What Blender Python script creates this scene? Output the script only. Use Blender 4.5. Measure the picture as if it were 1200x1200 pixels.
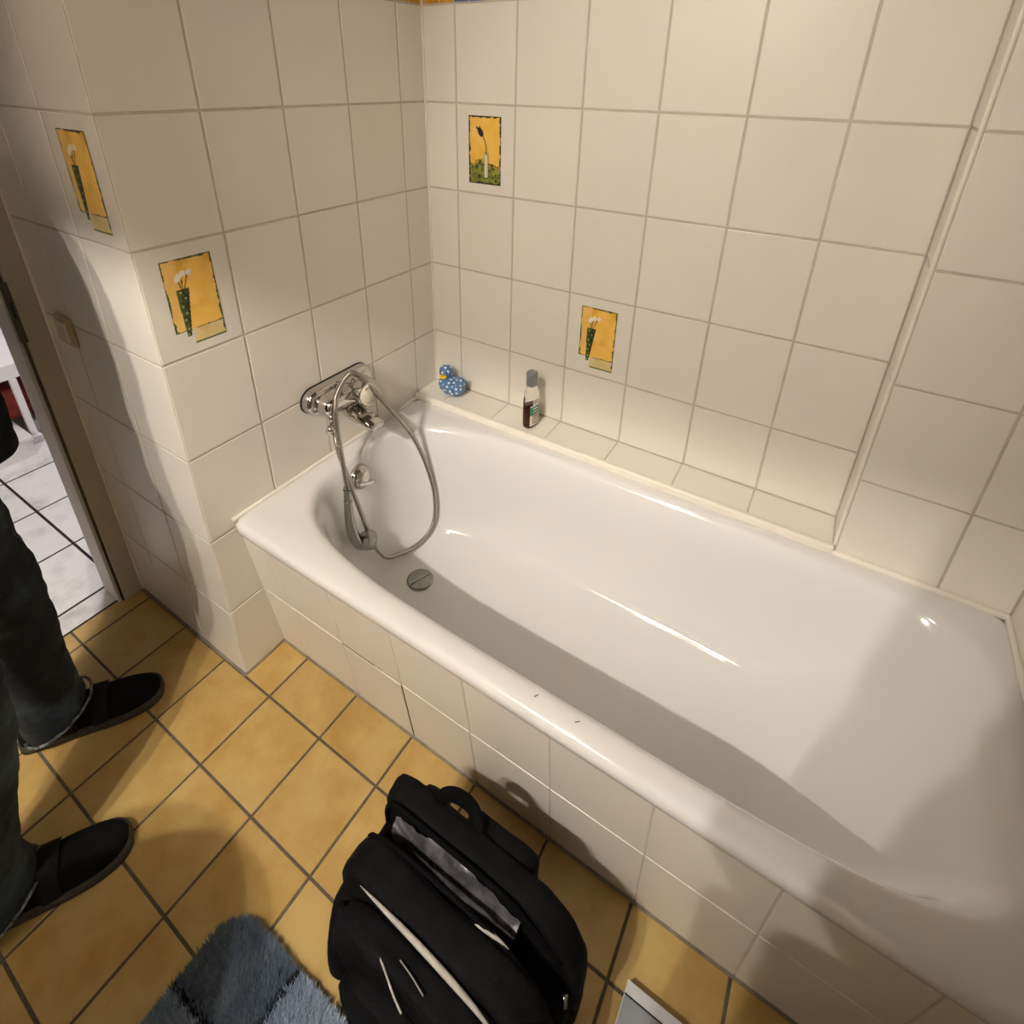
import bpy, bmesh, math, random
from math import sin, cos, pi, radians, sqrt
from mathutils import Vector, Matrix, noise
random.seed(7)
S = bpy.context.scene
C = S.collection
for o in list(bpy.data.objects): bpy.data.objects.remove(o)

# ------------------------------------------------------------------ camera, world, lights, exposure
cam_d = bpy.data.cameras.new('camera'); cam = bpy.data.objects.new('camera', cam_d); C.objects.link(cam)
cam_d.sensor_fit = 'HORIZONTAL'; cam_d.sensor_width = 36.0
cam_d.lens = 652.886 / 1200 * 36.0
cam_d.shift_x = 0.00601; cam_d.shift_y = -0.17281
cam_d.clip_start = 0.02
Rx = Vector((0.847898, 0.529900, 0.016586)); Ry = -Vector((0.235705, -0.348762, -0.907088)); Rz = -Vector((-0.474881, 0.773027, -0.420615))
M = Matrix((Rx, Ry, Rz)).transposed().to_4x4(); M.translation = Vector((1.16024, -0.63220, 1.56509))
cam.matrix_world = M
S.camera = cam
S.view_settings.view_transform = 'Standard'; S.view_settings.look = 'None'
S.view_settings.exposure = 0.0; S.view_settings.gamma = 1.0; S.view_settings.use_curve_mapping = False
w = bpy.data.worlds.new('world'); S.world = w; w.use_nodes = True
w.node_tree.nodes['Background'].inputs[0].default_value = (1.0, 0.9, 0.8, 1); w.node_tree.nodes['Background'].inputs[1].default_value = 0.05

BULB_E, SPOT_E, HALL_E = 66.0, 85.0, 6.0
def light(name, kind, loc, energy, color, aim=None, **kw):
    d = bpy.data.lights.new(name, kind); d.energy = energy; d.color = color
    for k, v in kw.items(): setattr(d, k, v)
    o = bpy.data.objects.new(name, d); C.objects.link(o); o.location = loc
    if aim is not None: o.rotation_euler = (Vector(aim) - Vector(loc)).to_track_quat('-Z', 'Y').to_euler()
    return o
BX = (0.465, 0.600)
for bx in BX:
    light('mirror_bulb_light', 'POINT', (bx, -1.45, 2.08), BULB_E, (1.0, 0.925, 0.83), shadow_soft_size=0.012)
light('ceiling_spot_light', 'SPOT', (0.62, -0.95, 2.405), SPOT_E, (1.0, 0.925, 0.82), aim=(0.76, 0.7725, 1.26), spot_size=radians(66), spot_blend=1.0, shadow_soft_size=0.05)
light('hall_lamp_light', 'AREA', (-1.40, 0.35, 2.35), HALL_E, (1.0, 0.97, 1.0), shape='DISK', size=0.4, spread=radians(100))

# ------------------------------------------------------------------ materials
def lin(r, g, b):
    f = lambda c: (c/255/12.92) if c/255 <= 0.04045 else ((c/255+0.055)/1.055)**2.4
    return (f(r), f(g), f(b))
def mat(name, col, rough=0.5, metal=0.0, col2=None, nscale=8.0, bump=0.0, bscale=60.0, spec=0.5, coat=0.0, rand=0.0, detail=4.0, trans=0.0, ior=1.45, lo=0.35, hi=0.65, sheen=0.0, vcol=None):
    m = bpy.data.materials.new(name); m.use_nodes = True; nt = m.node_tree; N = nt.nodes; L = nt.links
    b = N['Principled BSDF']; I = b.inputs
    I['Base Color'].default_value = (*col, 1); I['Roughness'].default_value = rough; I['Metallic'].default_value = metal
    I['Specular IOR Level'].default_value = spec; I['Coat Weight'].default_value = coat; I['Coat Roughness'].default_value = 0.05
    I['Transmission Weight'].default_value = trans; I['IOR'].default_value = ior; I['Sheen Weight'].default_value = sheen
    tc = N.new('ShaderNodeTexCoord'); oi = N.new('ShaderNodeObjectInfo')
    vec = tc.outputs['Object']
    mul = N.new('ShaderNodeVectorMath'); mul.operation = 'SCALE'; mul.inputs[0].default_value = (37.0, 71.0, 53.0); L.new(oi.outputs['Random'], mul.inputs['Scale'])
    add = N.new('ShaderNodeVectorMath'); add.operation = 'ADD'; L.new(vec, add.inputs[0]); L.new(mul.outputs[0], add.inputs[1]); vec = add.outputs[0]
    src = None
    if vcol:
        a = N.new('ShaderNodeVertexColor'); a.layer_name = vcol; src = a.outputs['Color']
    if col2 is not None:
        nz = N.new('ShaderNodeTexNoise'); nz.inputs['Scale'].default_value = nscale; nz.inputs['Detail'].default_value = detail; nz.inputs['Roughness'].default_value = 0.6
        L.new(vec, nz.inputs['Vector'])
        r = N.new('ShaderNodeValToRGB'); r.color_ramp.elements[0].position = lo; r.color_ramp.elements[1].position = hi
        r.color_ramp.elements[0].color = (*col, 1); r.color_ramp.elements[1].color = (*col2, 1)
        L.new(nz.outputs['Fac'], r.inputs['Fac']); src = r.outputs['Color']
    if rand and src is None:
        rgb = N.new('ShaderNodeRGB'); rgb.outputs[0].default_value = (*col, 1); src = rgb.outputs[0]
    if rand:
        h = N.new('ShaderNodeHueSaturation'); mr = N.new('ShaderNodeMapRange'); L.new(oi.outputs['Random'], mr.inputs['Value'])
        mr.inputs['To Min'].default_value = 1-rand; mr.inputs['To Max'].default_value = 1+rand
        L.new(mr.outputs[0], h.inputs['Value']); L.new(src, h.inputs['Color']); src = h.outputs['Color']
    if src is not None: L.new(src, I['Base Color'])
    if bump:
        n2 = N.new('ShaderNodeTexNoise'); n2.inputs['Scale'].default_value = bscale; n2.inputs['Detail'].default_value = 3.0
        L.new(vec, n2.inputs['Vector']); bp = N.new('ShaderNodeBump'); bp.inputs['Strength'].default_value = bump; bp.inputs['Distance'].default_value = 0.002
        L.new(n2.outputs['Fac'], bp.inputs['Height']); L.new(bp.outputs[0], I['Normal'])
    return m
MT = {}
MT['tile'] = mat('ivory_glaze', (0.78, 0.735, 0.65), 0.30, col2=(0.795, 0.75, 0.67), nscale=6, bump=0.06, bscale=45, rand=0.018)
MT['grout'] = mat('grey_beige_grout', (0.60, 0.53, 0.44), 0.9, col2=(0.52, 0.45, 0.37), nscale=30, bump=0.3, bscale=400)
MT['bathgrout'] = mat('pale_grout', (0.66, 0.60, 0.50), 0.9, col2=(0.56, 0.50, 0.42), nscale=30)
MT['silicone'] = mat('cream_silicone', (0.84, 0.79, 0.70), 0.45, col2=(0.82, 0.76, 0.66), nscale=20)
MT['floor'] = mat('ochre_tile', (0.40, 0.243, 0.066), 0.42, col2=(0.51, 0.358, 0.132), nscale=9, bump=0.10, bscale=90, rand=0.05, detail=8, lo=0.30, hi=0.62)
MT['floorgrout'] = mat('dark_floor_grout', (0.085, 0.065, 0.045), 0.95, col2=(0.13, 0.10, 0.07), nscale=40, bump=0.3, bscale=300)
MT['greyseal'] = mat('grey_floor_sealant', (0.26, 0.22, 0.17), 0.8, col2=(0.18, 0.15, 0.11), nscale=40)
MT['enamel'] = mat('white_enamel', (0.79, 0.775, 0.755), 0.10, spec=0.6, coat=0.3)
MT['chrome'] = mat('chrome', (0.62, 0.60, 0.575), 0.05, metal=1.0)
MT['steel'] = mat('brushed_chrome', (0.34, 0.325, 0.30), 0.25, metal=1.0, col2=(0.25, 0.24, 0.22), nscale=30)
MT['chromedark'] = mat('smoky_chrome', (0.36, 0.345, 0.325), 0.08, metal=1.0)
MT['hosemetal'] = mat('hose_metal', (0.42, 0.39, 0.34), 0.20, metal=1.0)
MT['black'] = mat('black_rubber', (0.012, 0.012, 0.012), 0.6)
MT['cap'] = mat('cream_cap', (0.72, 0.66, 0.54), 0.25, col2=(0.68, 0.62, 0.5), nscale=10)
MT['paint'] = mat('white_paint', (0.74, 0.70, 0.64), 0.6, col2=(0.70, 0.66, 0.60), nscale=4)
MT['ceil'] = mat('bounce_damping_ceiling', (0.30, 0.26, 0.22), 0.8, col2=(0.26, 0.22, 0.18), nscale=3)  # unseen ceiling, tone made dark to cut bounced light
MT['darkpaint'] = mat('bounce_damping_taupe', (0.26, 0.23, 0.20), 0.7, col2=(0.23, 0.20, 0.17), nscale=3)  # unseen walls opposite and round the door, darkened so they bounce less light
MT['frame'] = mat('cream_door_frame', (0.50, 0.44, 0.36), 0.45, col2=(0.47, 0.41, 0.33), nscale=5)
MT['jamb'] = mat('pale_grey_jamb', (0.60, 0.57, 0.55), 0.45, col2=(0.57, 0.54, 0.52), nscale=5)
MT['bronze'] = mat('dull_bronze', (0.09, 0.075, 0.055), 0.4, metal=0.7, col2=(0.12, 0.10, 0.08), nscale=30)
MT['switch'] = mat('yellowed_plastic', (0.50, 0.40, 0.24), 0.4, col2=(0.42, 0.31, 0.16), nscale=30)
MT['marble'] = mat('white_marble', (0.80, 0.78, 0.78), 0.25, col2=(0.46, 0.44, 0.45), nscale=7, rand=0.03, detail=9, lo=0.50, hi=0.76)
MT['hallgrout'] = mat('black_grout', (0.02, 0.015, 0.015), 0.9)
MT['hallwhite'] = mat('hall_white', (0.84, 0.82, 0.84), 0.5, col2=(0.80, 0.78, 0.80), nscale=5)
MT['red'] = mat('dark_red_cloth', (0.22, 0.025, 0.018), 0.8, col2=(0.15, 0.018, 0.014), nscale=20, bump=0.3)
MT['bag'] = mat('black_nylon', (0.0030, 0.0030, 0.0035), 0.75, col2=(0.0050, 0.0050, 0.0056), nscale=25, bump=0.35, bscale=350, spec=0.10)
MT['bagdark'] = mat('black_webbing', (0.0022, 0.0022, 0.0026), 0.8, bump=0.4, bscale=500, spec=0.08)
MT['lining'] = mat('silver_lining', (0.40, 0.385, 0.43), 0.28, metal=0.8, col2=(0.14, 0.135, 0.155), nscale=35, bump=0.8, bscale=60)
MT['piping'] = mat('pale_grey_piping', (0.42, 0.40, 0.36), 0.6, col2=(0.34, 0.32, 0.29), nscale=60)
MT['jeans'] = mat('dark_blue_denim', (0.005, 0.009, 0.015), 0.9, col2=(0.050, 0.080, 0.098), nscale=7, bump=0.4, bscale=420, detail=6, lo=0.46, hi=0.78)
MT['hem'] = mat('frayed_pale_hem', (0.05, 0.06, 0.07), 0.9, col2=(0.26, 0.26, 0.25), nscale=90, bump=0.6, bscale=300, lo=0.42, hi=0.66)
MT['coat'] = mat('black_coat_cloth', (0.006, 0.006, 0.007), 0.85, col2=(0.010, 0.010, 0.011), nscale=15, bump=0.3, bscale=300, spec=0.1)
MT['shoe'] = mat('black_suede', (0.004, 0.004, 0.0045), 0.85, col2=(0.007, 0.007, 0.0075), nscale=30, bump=0.3, bscale=350, spec=0.1)
MT['sole'] = mat('dark_grey_sole', (0.035, 0.030, 0.025), 0.8, col2=(0.05, 0.044, 0.036), nscale=60)
MT['strapm'] = mat('black_velcro', (0.007, 0.007, 0.007), 0.7, bump=0.4, bscale=500, spec=.15)
MT['skin'] = mat('skin', (0.56, 0.34, 0.24), 0.5, col2=(0.60, 0.36, 0.26), nscale=20)
MT['hair'] = mat('brown_hair', (0.05, 0.03, 0.018), 0.6, col2=(0.08, 0.05, 0.03), nscale=60, bump=0.5, bscale=150)
MT['eye'] = mat('dark_eye', (0.015, 0.012, 0.01), 0.15)
MT['lip'] = mat('lip', (0.40, 0.17, 0.14), 0.5)
MT['vcol'] = mat('printed_glaze', (1, 1, 1), 0.30, vcol='Col')
MT['rugpile'] = mat('rug_fibre', (1, 1, 1), 0.75, vcol='Col', spec=0.3)
MT['rugback'] = mat('rug_backing', (0.06, 0.07, 0.085), 0.9)
MT['duck'] = mat('duck_vinyl', (1, 1, 1), 0.35, vcol='Col')
MT['beak'] = mat('yellow_vinyl', (0.80, 0.50, 0.02), 0.35, col2=(0.82, 0.55, 0.03), nscale=20)
MT['capgrey'] = mat('grey_plastic_cap', (0.30, 0.30, 0.31), 0.25, metal=0.4, col2=(0.25, 0.25, 0.26), nscale=20)
MT['glass'] = mat('clear_bottle', (0.95, 0.94, 0.92), 0.03, trans=1.0, ior=1.10)
MT['soap'] = mat('red_brown_soap', (0.085, 0.012, 0.004), 0.12, col2=(0.10, 0.015, 0.005), nscale=30)
MT['scalealu'] = mat('white_scale_edge', (0.60, 0.60, 0.62), 0.35, col2=(0.56, 0.56, 0.58), nscale=20)
MT['scaletop'] = mat('grey_scale_top', (0.25, 0.27, 0.29), 0.35, col2=(0.22, 0.24, 0.26), nscale=30)
MT['mirror'] = mat('mirror_glass', (0.85, 0.87, 0.86), 0.02, metal=1.0)
MT['phone'] = mat('dark_phone', (0.02, 0.02, 0.022), 0.25)
MT['orange'] = mat('orange_glaze', (0.55, 0.25, 0.02), 0.3, col2=(0.66, 0.36, 0.04), nscale=60)
MT['blue'] = mat('blue_glaze', (0.10, 0.16, 0.36), 0.3, col2=(0.16, 0.22, 0.42), nscale=60)
def emis(name, col, s):
    m = bpy.data.materials.new(name); m.use_nodes = True; b = m.node_tree.nodes['Principled BSDF']
    b.inputs['Base Color'].default_value = (*col, 1); b.inputs['Emission Color'].default_value = (*col, 1); b.inputs['Emission Strength'].default_value = s
    return m
MT['bulb'] = emis('warm_bulb', (1.0, 0.86, 0.66), 6.0)

# ------------------------------------------------------------------ helpers
def tag(o, label=None, cat=None, group=None, kind=None):
    if label: o['label'] = label
    if cat: o['category'] = cat
    if group: o['group'] = group
    if kind: o['kind'] = kind
    return o
def link(name, me, m, parent=None):
    o = bpy.data.objects.new(name, me); C.objects.link(o)
    if m is not None and not me.materials: me.materials.append(m)
    if parent is not None:
        o.parent = parent
    return o
def from_bm(name, bm, m, parent=None, smooth=True):
    me = bpy.data.meshes.new(name)
    bmesh.ops.recalc_face_normals(bm, faces=bm.faces[:])
    bm.to_mesh(me); bm.free()
    if smooth:
        for p in me.polygons: p.use_smooth = True
    if parent is not None:                                        # meshes are written in world metres: move into the parent's frame
        me.transform(parent.matrix_basis.inverted() if parent.parent is None else (parent.parent.matrix_basis @ parent.matrix_basis).inverted())
    return link(name, me, m, parent)
def empty(name, loc):
    o = bpy.data.objects.new(name, None); C.objects.link(o); o.location = loc; o.empty_display_size = 0.05
    o.matrix_basis = Matrix.Translation(loc); return o
def bm_box(bm, x0, x1, y0, y1, z0, z1, bev=0.0, seg=2):
    r = bmesh.ops.create_cube(bm, size=1.0)
    vs = r['verts']
    for v in vs: v.co = Vector((x0+(v.co.x+.5)*(x1-x0), y0+(v.co.y+.5)*(y1-y0), z0+(v.co.z+.5)*(z1-z0)))
    if bev:
        es = list({e for v in vs for e in v.link_edges})
        bmesh.ops.bevel(bm, geom=es, offset=bev, segments=seg, profile=0.5, affect='EDGES')
def box(name, m, x0, x1, y0, y1, z0, z1, bev=0.0, parent=None, seg=2):
    bm = bmesh.new(); bm_box(bm, x0, x1, y0, y1, z0, z1, bev, seg)
    return from_bm(name, bm, m, parent, smooth=False)
def cr(pts, n):
    """Catmull-Rom resample of a list of tuples/vectors to n points."""
    P = [Vector(p) for p in pts]; out = []; k = len(P)-1
    for i in range(n):
        t = i/(n-1)*k; a = min(int(t), k-1); f = t-a
        p0 = P[max(a-1, 0)]; p1 = P[a]; p2 = P[a+1]; p3 = P[min(a+2, k)]
        out.append(0.5*((2*p1)+(-p0+p2)*f+(2*p0-5*p1+4*p2-p3)*f*f+(-p0+3*p1-3*p2+p3)*f**3))
    return out
def bm_tube(bm, P, R, seg=10, cap=True, flat=None, up=None):
    """sweep a circle (or an ellipse: flat = minor/major) of radius R(i) along P."""
    n = len(P); rings = []; prev = None
    for i in range(n):
        t = (P[min(i+1, n-1)]-P[max(i-1, 0)]).normalized()
        if prev is None:
            a = Vector(up) if up else (Vector((0, 0, 1)) if abs(t.z) < .9 else Vector((1, 0, 0)))
        else: a = prev
        u = (a-t*a.dot(t)).normalized(); v = t.cross(u); prev = u
        r = R[i] if hasattr(R, '__len__') else R
        f = flat if flat else 1.0
        rings.append([bm.verts.new(P[i]+u*(r*f*cos(2*pi*k/seg))+v*(r*sin(2*pi*k/seg))) for k in range(seg)])
    for i in range(n-1):
        for k in range(seg):
            bm.faces.new((rings[i][k], rings[i][(k+1) % seg], rings[i+1][(k+1) % seg], rings[i+1][k]))
    if cap: bm.faces.new(rings[0][::-1]); bm.faces.new(rings[-1])
    return rings
def tube(name, m, pts, R, parent=None, n=None, seg=10, flat=None, up=None):
    P = cr(pts, n) if n else [Vector(p) for p in pts]
    if hasattr(R, '__len__') and len(R) != len(P):
        rr = cr([(r, 0, 0) for r in R], len(P)); R = [q.x for q in rr]
    bm = bmesh.new(); bm_tube(bm, P, R, seg, flat=flat, up=up); return from_bm(name, bm, m, parent)
def lathe(name, m, prof, origin, axis, parent=None, seg=32):
    """revolve (radius, height) pairs round axis through origin."""
    bm = bmesh.new(); ax = Vector(axis).normalized(); a = Vector((0, 0, 1)) if abs(ax.z) < .9 else Vector((1, 0, 0))
    u = (a-ax*a.dot(ax)).normalized(); v = ax.cross(u); o = Vector(origin); rings = []
    for r, h in prof:
        if r < 1e-6: rings.append([bm.verts.new(o+ax*h)])
        else: rings.append([bm.verts.new(o+ax*h+u*(r*cos(2*pi*k/seg))+v*(r*sin(2*pi*k/seg))) for k in range(seg)])
    for A, B in zip(rings, rings[1:]):
        for k in range(seg):
            j = (k+1) % seg
            if len(A) == 1 and len(B) == 1: continue
            if len(A) == 1: bm.faces.new((A[0], B[k], B[j]))
            elif len(B) == 1: bm.faces.new((A[k], A[j], B[0]))
            else: bm.faces.new((A[k], A[j], B[j], B[k]))
    return from_bm(name, bm, m, parent)
def set_sharp(o, ang=40):
    me = o.data
    try: me.set_sharp_from_angle(angle=radians(ang))
    except Exception: pass
    return o
def remesh_blobs(blobs, voxel, smooth=3, extra=None):
    """blobs: list of (center, (rx,ry,rz), rotation matrix or None); returns a welded bmesh."""
    bm = bmesh.new()
    for b in blobs:
        c, r = b[0], b[1]; rot = b[2] if len(b) > 2 and b[2] is not None else Matrix.Identity(3)
        q = bmesh.ops.create_icosphere(bm, subdivisions=3, radius=1.0)
        for v in q['verts']: v.co = Vector(c)+rot @ Vector((v.co.x*r[0], v.co.y*r[1], v.co.z*r[2]))
    if extra: extra(bm)
    me = bpy.data.meshes.new('tmp'); bm.to_mesh(me); bm.free()
    o = bpy.data.objects.new('tmp', me); C.objects.link(o)
    md = o.modifiers.new('r', 'REMESH'); md.mode = 'VOXEL'; md.voxel_size = voxel
    if smooth: sm = o.modifiers.new('s', 'SMOOTH'); sm.iterations = smooth; sm.factor = 0.5
    dg = bpy.context.evaluated_depsgraph_get(); me2 = bpy.data.meshes.new_from_object(o.evaluated_get(dg))
    bpy.data.objects.remove(o); bpy.data.meshes.remove(me)
    out = bmesh.new(); out.from_mesh(me2); bpy.data.meshes.remove(me2); return out
def limb(p, q, r0, r1, n=10, sq=1.0):
    p, q = Vector(p), Vector(q); return [(p.lerp(q, i/n), (r0+(r1-r0)*i/n,)*3) for i in range(n+1)]
def wrinkle(bm, amp, freq, zsq=1.0, seed=0.0):
    bm.normal_update()
    for v in bm.verts:
        p = Vector((v.co.x*freq, v.co.y*freq, v.co.z*freq*zsq+seed))
        v.co += v.normal*amp*noise.fractal(p, 0.8, 2.0, 3)

# ---- tiles: one shared mesh per size, each tile an object
TC = {}
def tile_mesh(w_, h_, m, t=0.007, b=0.0012):
    key = (round(w_, 4), round(h_, 4), m.name)
    if key in TC: return TC[key]
    bm = bmesh.new()
    def ring(ix, z): return [bm.verts.new((sx*(w_/2-ix), sy*(h_/2-ix), z)) for sx, sy in ((-1, -1), (1, -1), (1, 1), (-1, 1))]
    r = [ring(0, -t), ring(0, -b), ring(b*.35, -b*.35), ring(b*1.1, 0)]
    for A, B in zip(r, r[1:]):
        for k in range(4): bm.faces.new((A[k], A[(k+1) % 4], B[(k+1) % 4], B[k]))
    bm.faces.new(r[-1])
    me = bpy.data.meshes.new('tile'); bm.to_mesh(me); bm.free(); me.materials.append(m); TC[key] = me; return me
def tiles(parent, origin, ud, vd, us, vs, joint, m, name='tile', skip=None, matf=None, tilt=0.0012):
    """tiles between consecutive lines us x vs on the plane origin + u*ud + v*vd; returns {(i,j): object}."""
    ud, vd = Vector(ud).normalized(), Vector(vd).normalized(); nd = ud.cross(vd); out = {}
    for i in range(len(us)-1):
        for j in range(len(vs)-1):
            if skip and skip(i, j): continue
            w_, h_ = us[i+1]-us[i]-joint, vs[j+1]-vs[j]-joint
            if w_ < .003 or h_ < .003: continue
            mm = matf(i, j) if matf else m
            o = bpy.data.objects.new(name, tile_mesh(w_, h_, mm)); C.objects.link(o); o.parent = parent
            R = Matrix((ud, vd, nd)).transposed()
            R = R @ Matrix.Rotation(random.uniform(-tilt, tilt), 3, 'X') @ Matrix.Rotation(random.uniform(-tilt, tilt), 3, 'Y')
            X = R.to_4x4(); X.translation = Vector(origin)+ud*(us[i]+us[i+1])/2+vd*(vs[j]+vs[j+1])/2+nd*random.uniform(-.0002, .0003)
            o.matrix_basis = X; out[(i, j)] = o
    return out
def struct(name, bm_fn, m, label, cat):
    bm = bmesh.new(); bm_fn(bm); o = from_bm(name, bm, m, None, smooth=False); tag(o, label, cat, None, 'structure'); return o

ZL = [0.0, 0.2468, 0.4962, 0.7456, 0.9950, 1.2444, 1.4938, 1.7432, 1.8050, 2.0544, 2.3038, 2.45]
YB, YJ, XE, YP, XD, YF = 0.7725, 0.660, 1.655, -0.131, -0.545, -1.62
XJ = 1.312
CT, G = 0.0014, 0.0055            # grout recess, joint width

# ------------------------------------------------------------------ room shell
wl = struct('wall_left', lambda b: bm_box(b, -0.543, -CT, YP+0.012, YB+0.12, 0, 2.45), MT['grout'], 'cream tiled wall behind the chrome bath mixer at the tap end of the tub', 'wall')
us = [YP, 0.0652, 0.2652, 0.4652, 0.6652, YB]
def bmat(i, j):
    return MT['tile']
lt = tiles(wl, (0, 0, 0), (0, 1, 0), (0, 0, 1), us, ZL, G, MT['tile'], skip=lambda i, j: ZL[j] > 1.74 and ZL[j] < 1.8)
# the short return of the same pier, facing the door side
wp = struct('wall_pier', lambda b: bm_box(b, -0.544, -CT-.0003, YP+CT, YP+0.0125, 0, 2.449), MT['grout'], 'shaded cream tiled end of the pier with the light switch, between door frame and tub', 'wall')
pt_ = tiles(wp, (XD, YP, 0), (1, 0, 0), (0, 0, 1), [0, XD*-1-0.407, -XD-0.207, -XD], ZL, G, MT['tile'], skip=lambda i, j: ZL[j] > 1.74 and ZL[j] < 1.8)
wb = struct('wall_back', lambda b: bm_box(b, -0.1, XJ, YB+CT, YB+0.12, 0, 2.45), MT['grout'], 'long cream tiled back wall above the ledge of the tub', 'wall')
usb = [0.0]+[0.1142+0.2*i for i in range(6)]+[XJ]
zb = [0.545]+ZL[3:]
bt = tiles(wb, (0, YB, 0), (1, 0, 0), (0, 0, 1), usb, zb, G, MT['tile'], skip=lambda i, j: zb[j] > 1.74 and zb[j] < 1.8)
BORD = [MT['orange'], MT['orange'], MT['blue'], MT['orange'], MT['blue']]
tiles(wb, (0, YB, 0), (1, 0, 0), (0, 0, 1), [0.0, 0.012]+[0.012+0.05*i for i in range(1, 26)]+[XJ], [1.7442, 1.8040], 0.003, None, 'border_tile', matf=lambda i, j: BORD[(i*2+1) % 5])
tiles(wl, (0, 0, 0), (0, 1, 0), (0, 0, 1), [YP+0.05*i for i in range(18)]+[YB], [1.7442, 1.8040], 0.003, None, 'border_tile', matf=lambda i, j: BORD[(i*3) % 5])
tiles(wp, (XD, YP, 0), (1, 0, 0), (0, 0, 1), [0.05*i for i in range(11)]+[-XD], [1.7442, 1.8040], 0.003, None, 'border_tile', matf=lambda i, j: BORD[(i*3+1) % 5])
box('corner_sealant', MT['silicone'], -0.0008, 0.0045, YB-0.0045, YB+0.001, 0.545, 2.45, 0.0015, wb)
# projecting section of the back wall on the right
wr = struct('wall_back_right', lambda b: bm_box(b, XJ+CT, XE+0.1, YJ+CT, YB+0.12, 0, 2.45), MT['grout'], 'projecting cream tiled wall section at the right end of the tub', 'wall')
zr = [0.527]+ZL[3:]
tiles(wr, (0, YJ, 0), (1, 0, 0), (0, 0, 1), [XJ+0.006, 1.525, XE], zr, 0.0055, MT['tile'], skip=lambda i, j: zr[j] > 1.74 and zr[j] < 1.8)
tiles(wr, (XJ, 0, 0), (0, -1, 0), (0, 0, 1), [-YB, -YJ-0.006], zb, G, MT['tile'])
box('corner_bead', MT['silicone'], XJ-0.001, XJ+0.007, YJ-0.001, YJ+0.007, 0.545, 2.45, 0.003, wr)
we = struct('wall_right', lambda b: bm_box(b, XE+CT, XE+0.12, YF, YB, 0, 2.45), MT['grout'], 'cream tiled end wall at the foot end of the tub', 'wall')
tiles(we, (XE, 0, 0), (0, -1, 0), (0, 0, 1), [-YJ+0.2*i for i in range(12)]+[-YF], ZL, G, MT['tile'], skip=lambda i, j: ZL[j] < .49 and i < 4)
wf = struct('wall_front', lambda b: bm_box(b, XD-0.1, XE+0.12, YF-0.1, YF, 0, 2.45), MT['darkpaint'], 'plain taupe wall, darkened to cut bounced light, opposite the tub, behind the washbasin', 'wall')
ce = struct('ceiling', lambda b: bm_box(b, -2.4, XE+0.12, YF-0.1, YB+0.12, 2.45, 2.55), MT['ceil'], 'plain grey brown ceiling, darkened to cut bounced light', 'ceiling')
# floor
FX0, FY0, FS = -0.2911, -0.1364, 0.2001
fl = struct('floor', lambda b: bm_box(b, -0.566, XE, YF, 0.02, -0.1, -CT), MT['floorgrout'], 'floor of square ochre tiles with dark joints', 'floor')
fx = [-0.566]+[FX0+FS*i for i in range(-1, 10)]+[XE]
fy = [YF]+[FY0-FS*j for j in range(7, -1, -1)]+[0.0]
tiles(fl, (0, 0, 0), (1, 0, 0), (0, 1, 0), fx, fy, 0.0062, MT['floor'], skip=lambda i, j: fy[j] > -.14 and fx[i+1] < 0.0, tilt=0.002)
# grey joint along the walls
bm = bmesh.new()
bm_box(bm, -0.545, 0.004, YP-0.007, YP+0.001, -0.003, 0.004, 0.0015); bm_box(bm, -0.001, 0.006, YP-0.004, 0.002, -0.003, 0.004, 0.0015); bm_box(bm, 0.0, XE, -0.006, 0.003, -0.003, 0.004, 0.0015)
tag(from_bm('trim_2', bm, MT['greyseal']), 'thin grey sealant joint along the foot of the tiled walls', 'trim', None, 'structure')

# tiled tub front: leans outwards towards the top (y = -0.114 z)
TA = 0.114
av = Vector((0, -TA, 1)).normalized(); sc = sqrt(1+TA*TA)
def apron_back(b):
    n = Vector((1, 0, 0)).cross(av)
    vs = []
    for x in (0.002, XE-.002):
        for z in (0.0, 0.489):
            for d in (-CT, -0.03):
                vs.append(b.verts.new(Vector((x, -TA*z, z))+n*d))
    bmesh.ops.convex_hull(b, input=vs)
wa = struct('wall_bath_front', apron_back, MT['bathgrout'], 'low cream tiled front panel under the bathtub rim', 'wall')
ua = [0.0]+[0.1142+0.2*i for i in range(8)]+[XE]
va = [0.0, 0.247*sc, 0.489*sc]
at_ = tiles(wa, (0, 0, 0), (1, 0, 0), av, ua, va, 0.0035, MT['tile'], skip=lambda i, j: (i, j) == (2, 0))
# the lift-out inspection tile with an open dark gap on its right and a gap on part of its top edge
R3 = Matrix((Vector((1, 0, 0)), av, Vector((1, 0, 0)).cross(av))).transposed().to_4x4()
it = link('inspection_tile', tile_mesh(0.1935, 0.240, MT['tile']), None, wa); R3.translation = Vector((0.3142+0.1000, 0, 0))+av*(0.1215)+Vector((1, 0, 0)).cross(av)*0.0006; it.matrix_basis = R3
bm = bmesh.new()
R4 = R3.copy(); nn = Vector((1, 0, 0)).cross(av)
def apron_strip(b, u0, u1, v0, v1, d):
    vs = [b.verts.new(Vector((u, 0, 0))+av*v+nn*e) for u in (u0, u1) for v in (v0, v1) for e in (d, d-.004)]
    bmesh.ops.convex_hull(b, input=vs)
apron_strip(bm, 0.5115, 0.5150, 0.004, 0.2445, -0.0008); apron_strip(bm, 0.3150, 0.3170, 0.2440, 0.2480, -0.0006); apron_strip(bm, 0.316, 0.425, 0.2432, 0.2448, -0.0004); apron_strip(bm, 0.438, 0.4405, 0.2440, 0.2485, -0.0004); apron_strip(bm, 0.447, 0.449, 0.2438, 0.2475, -0.0004)
from_bm('open_gap', bm, MT['black'], wa, False)

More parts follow.
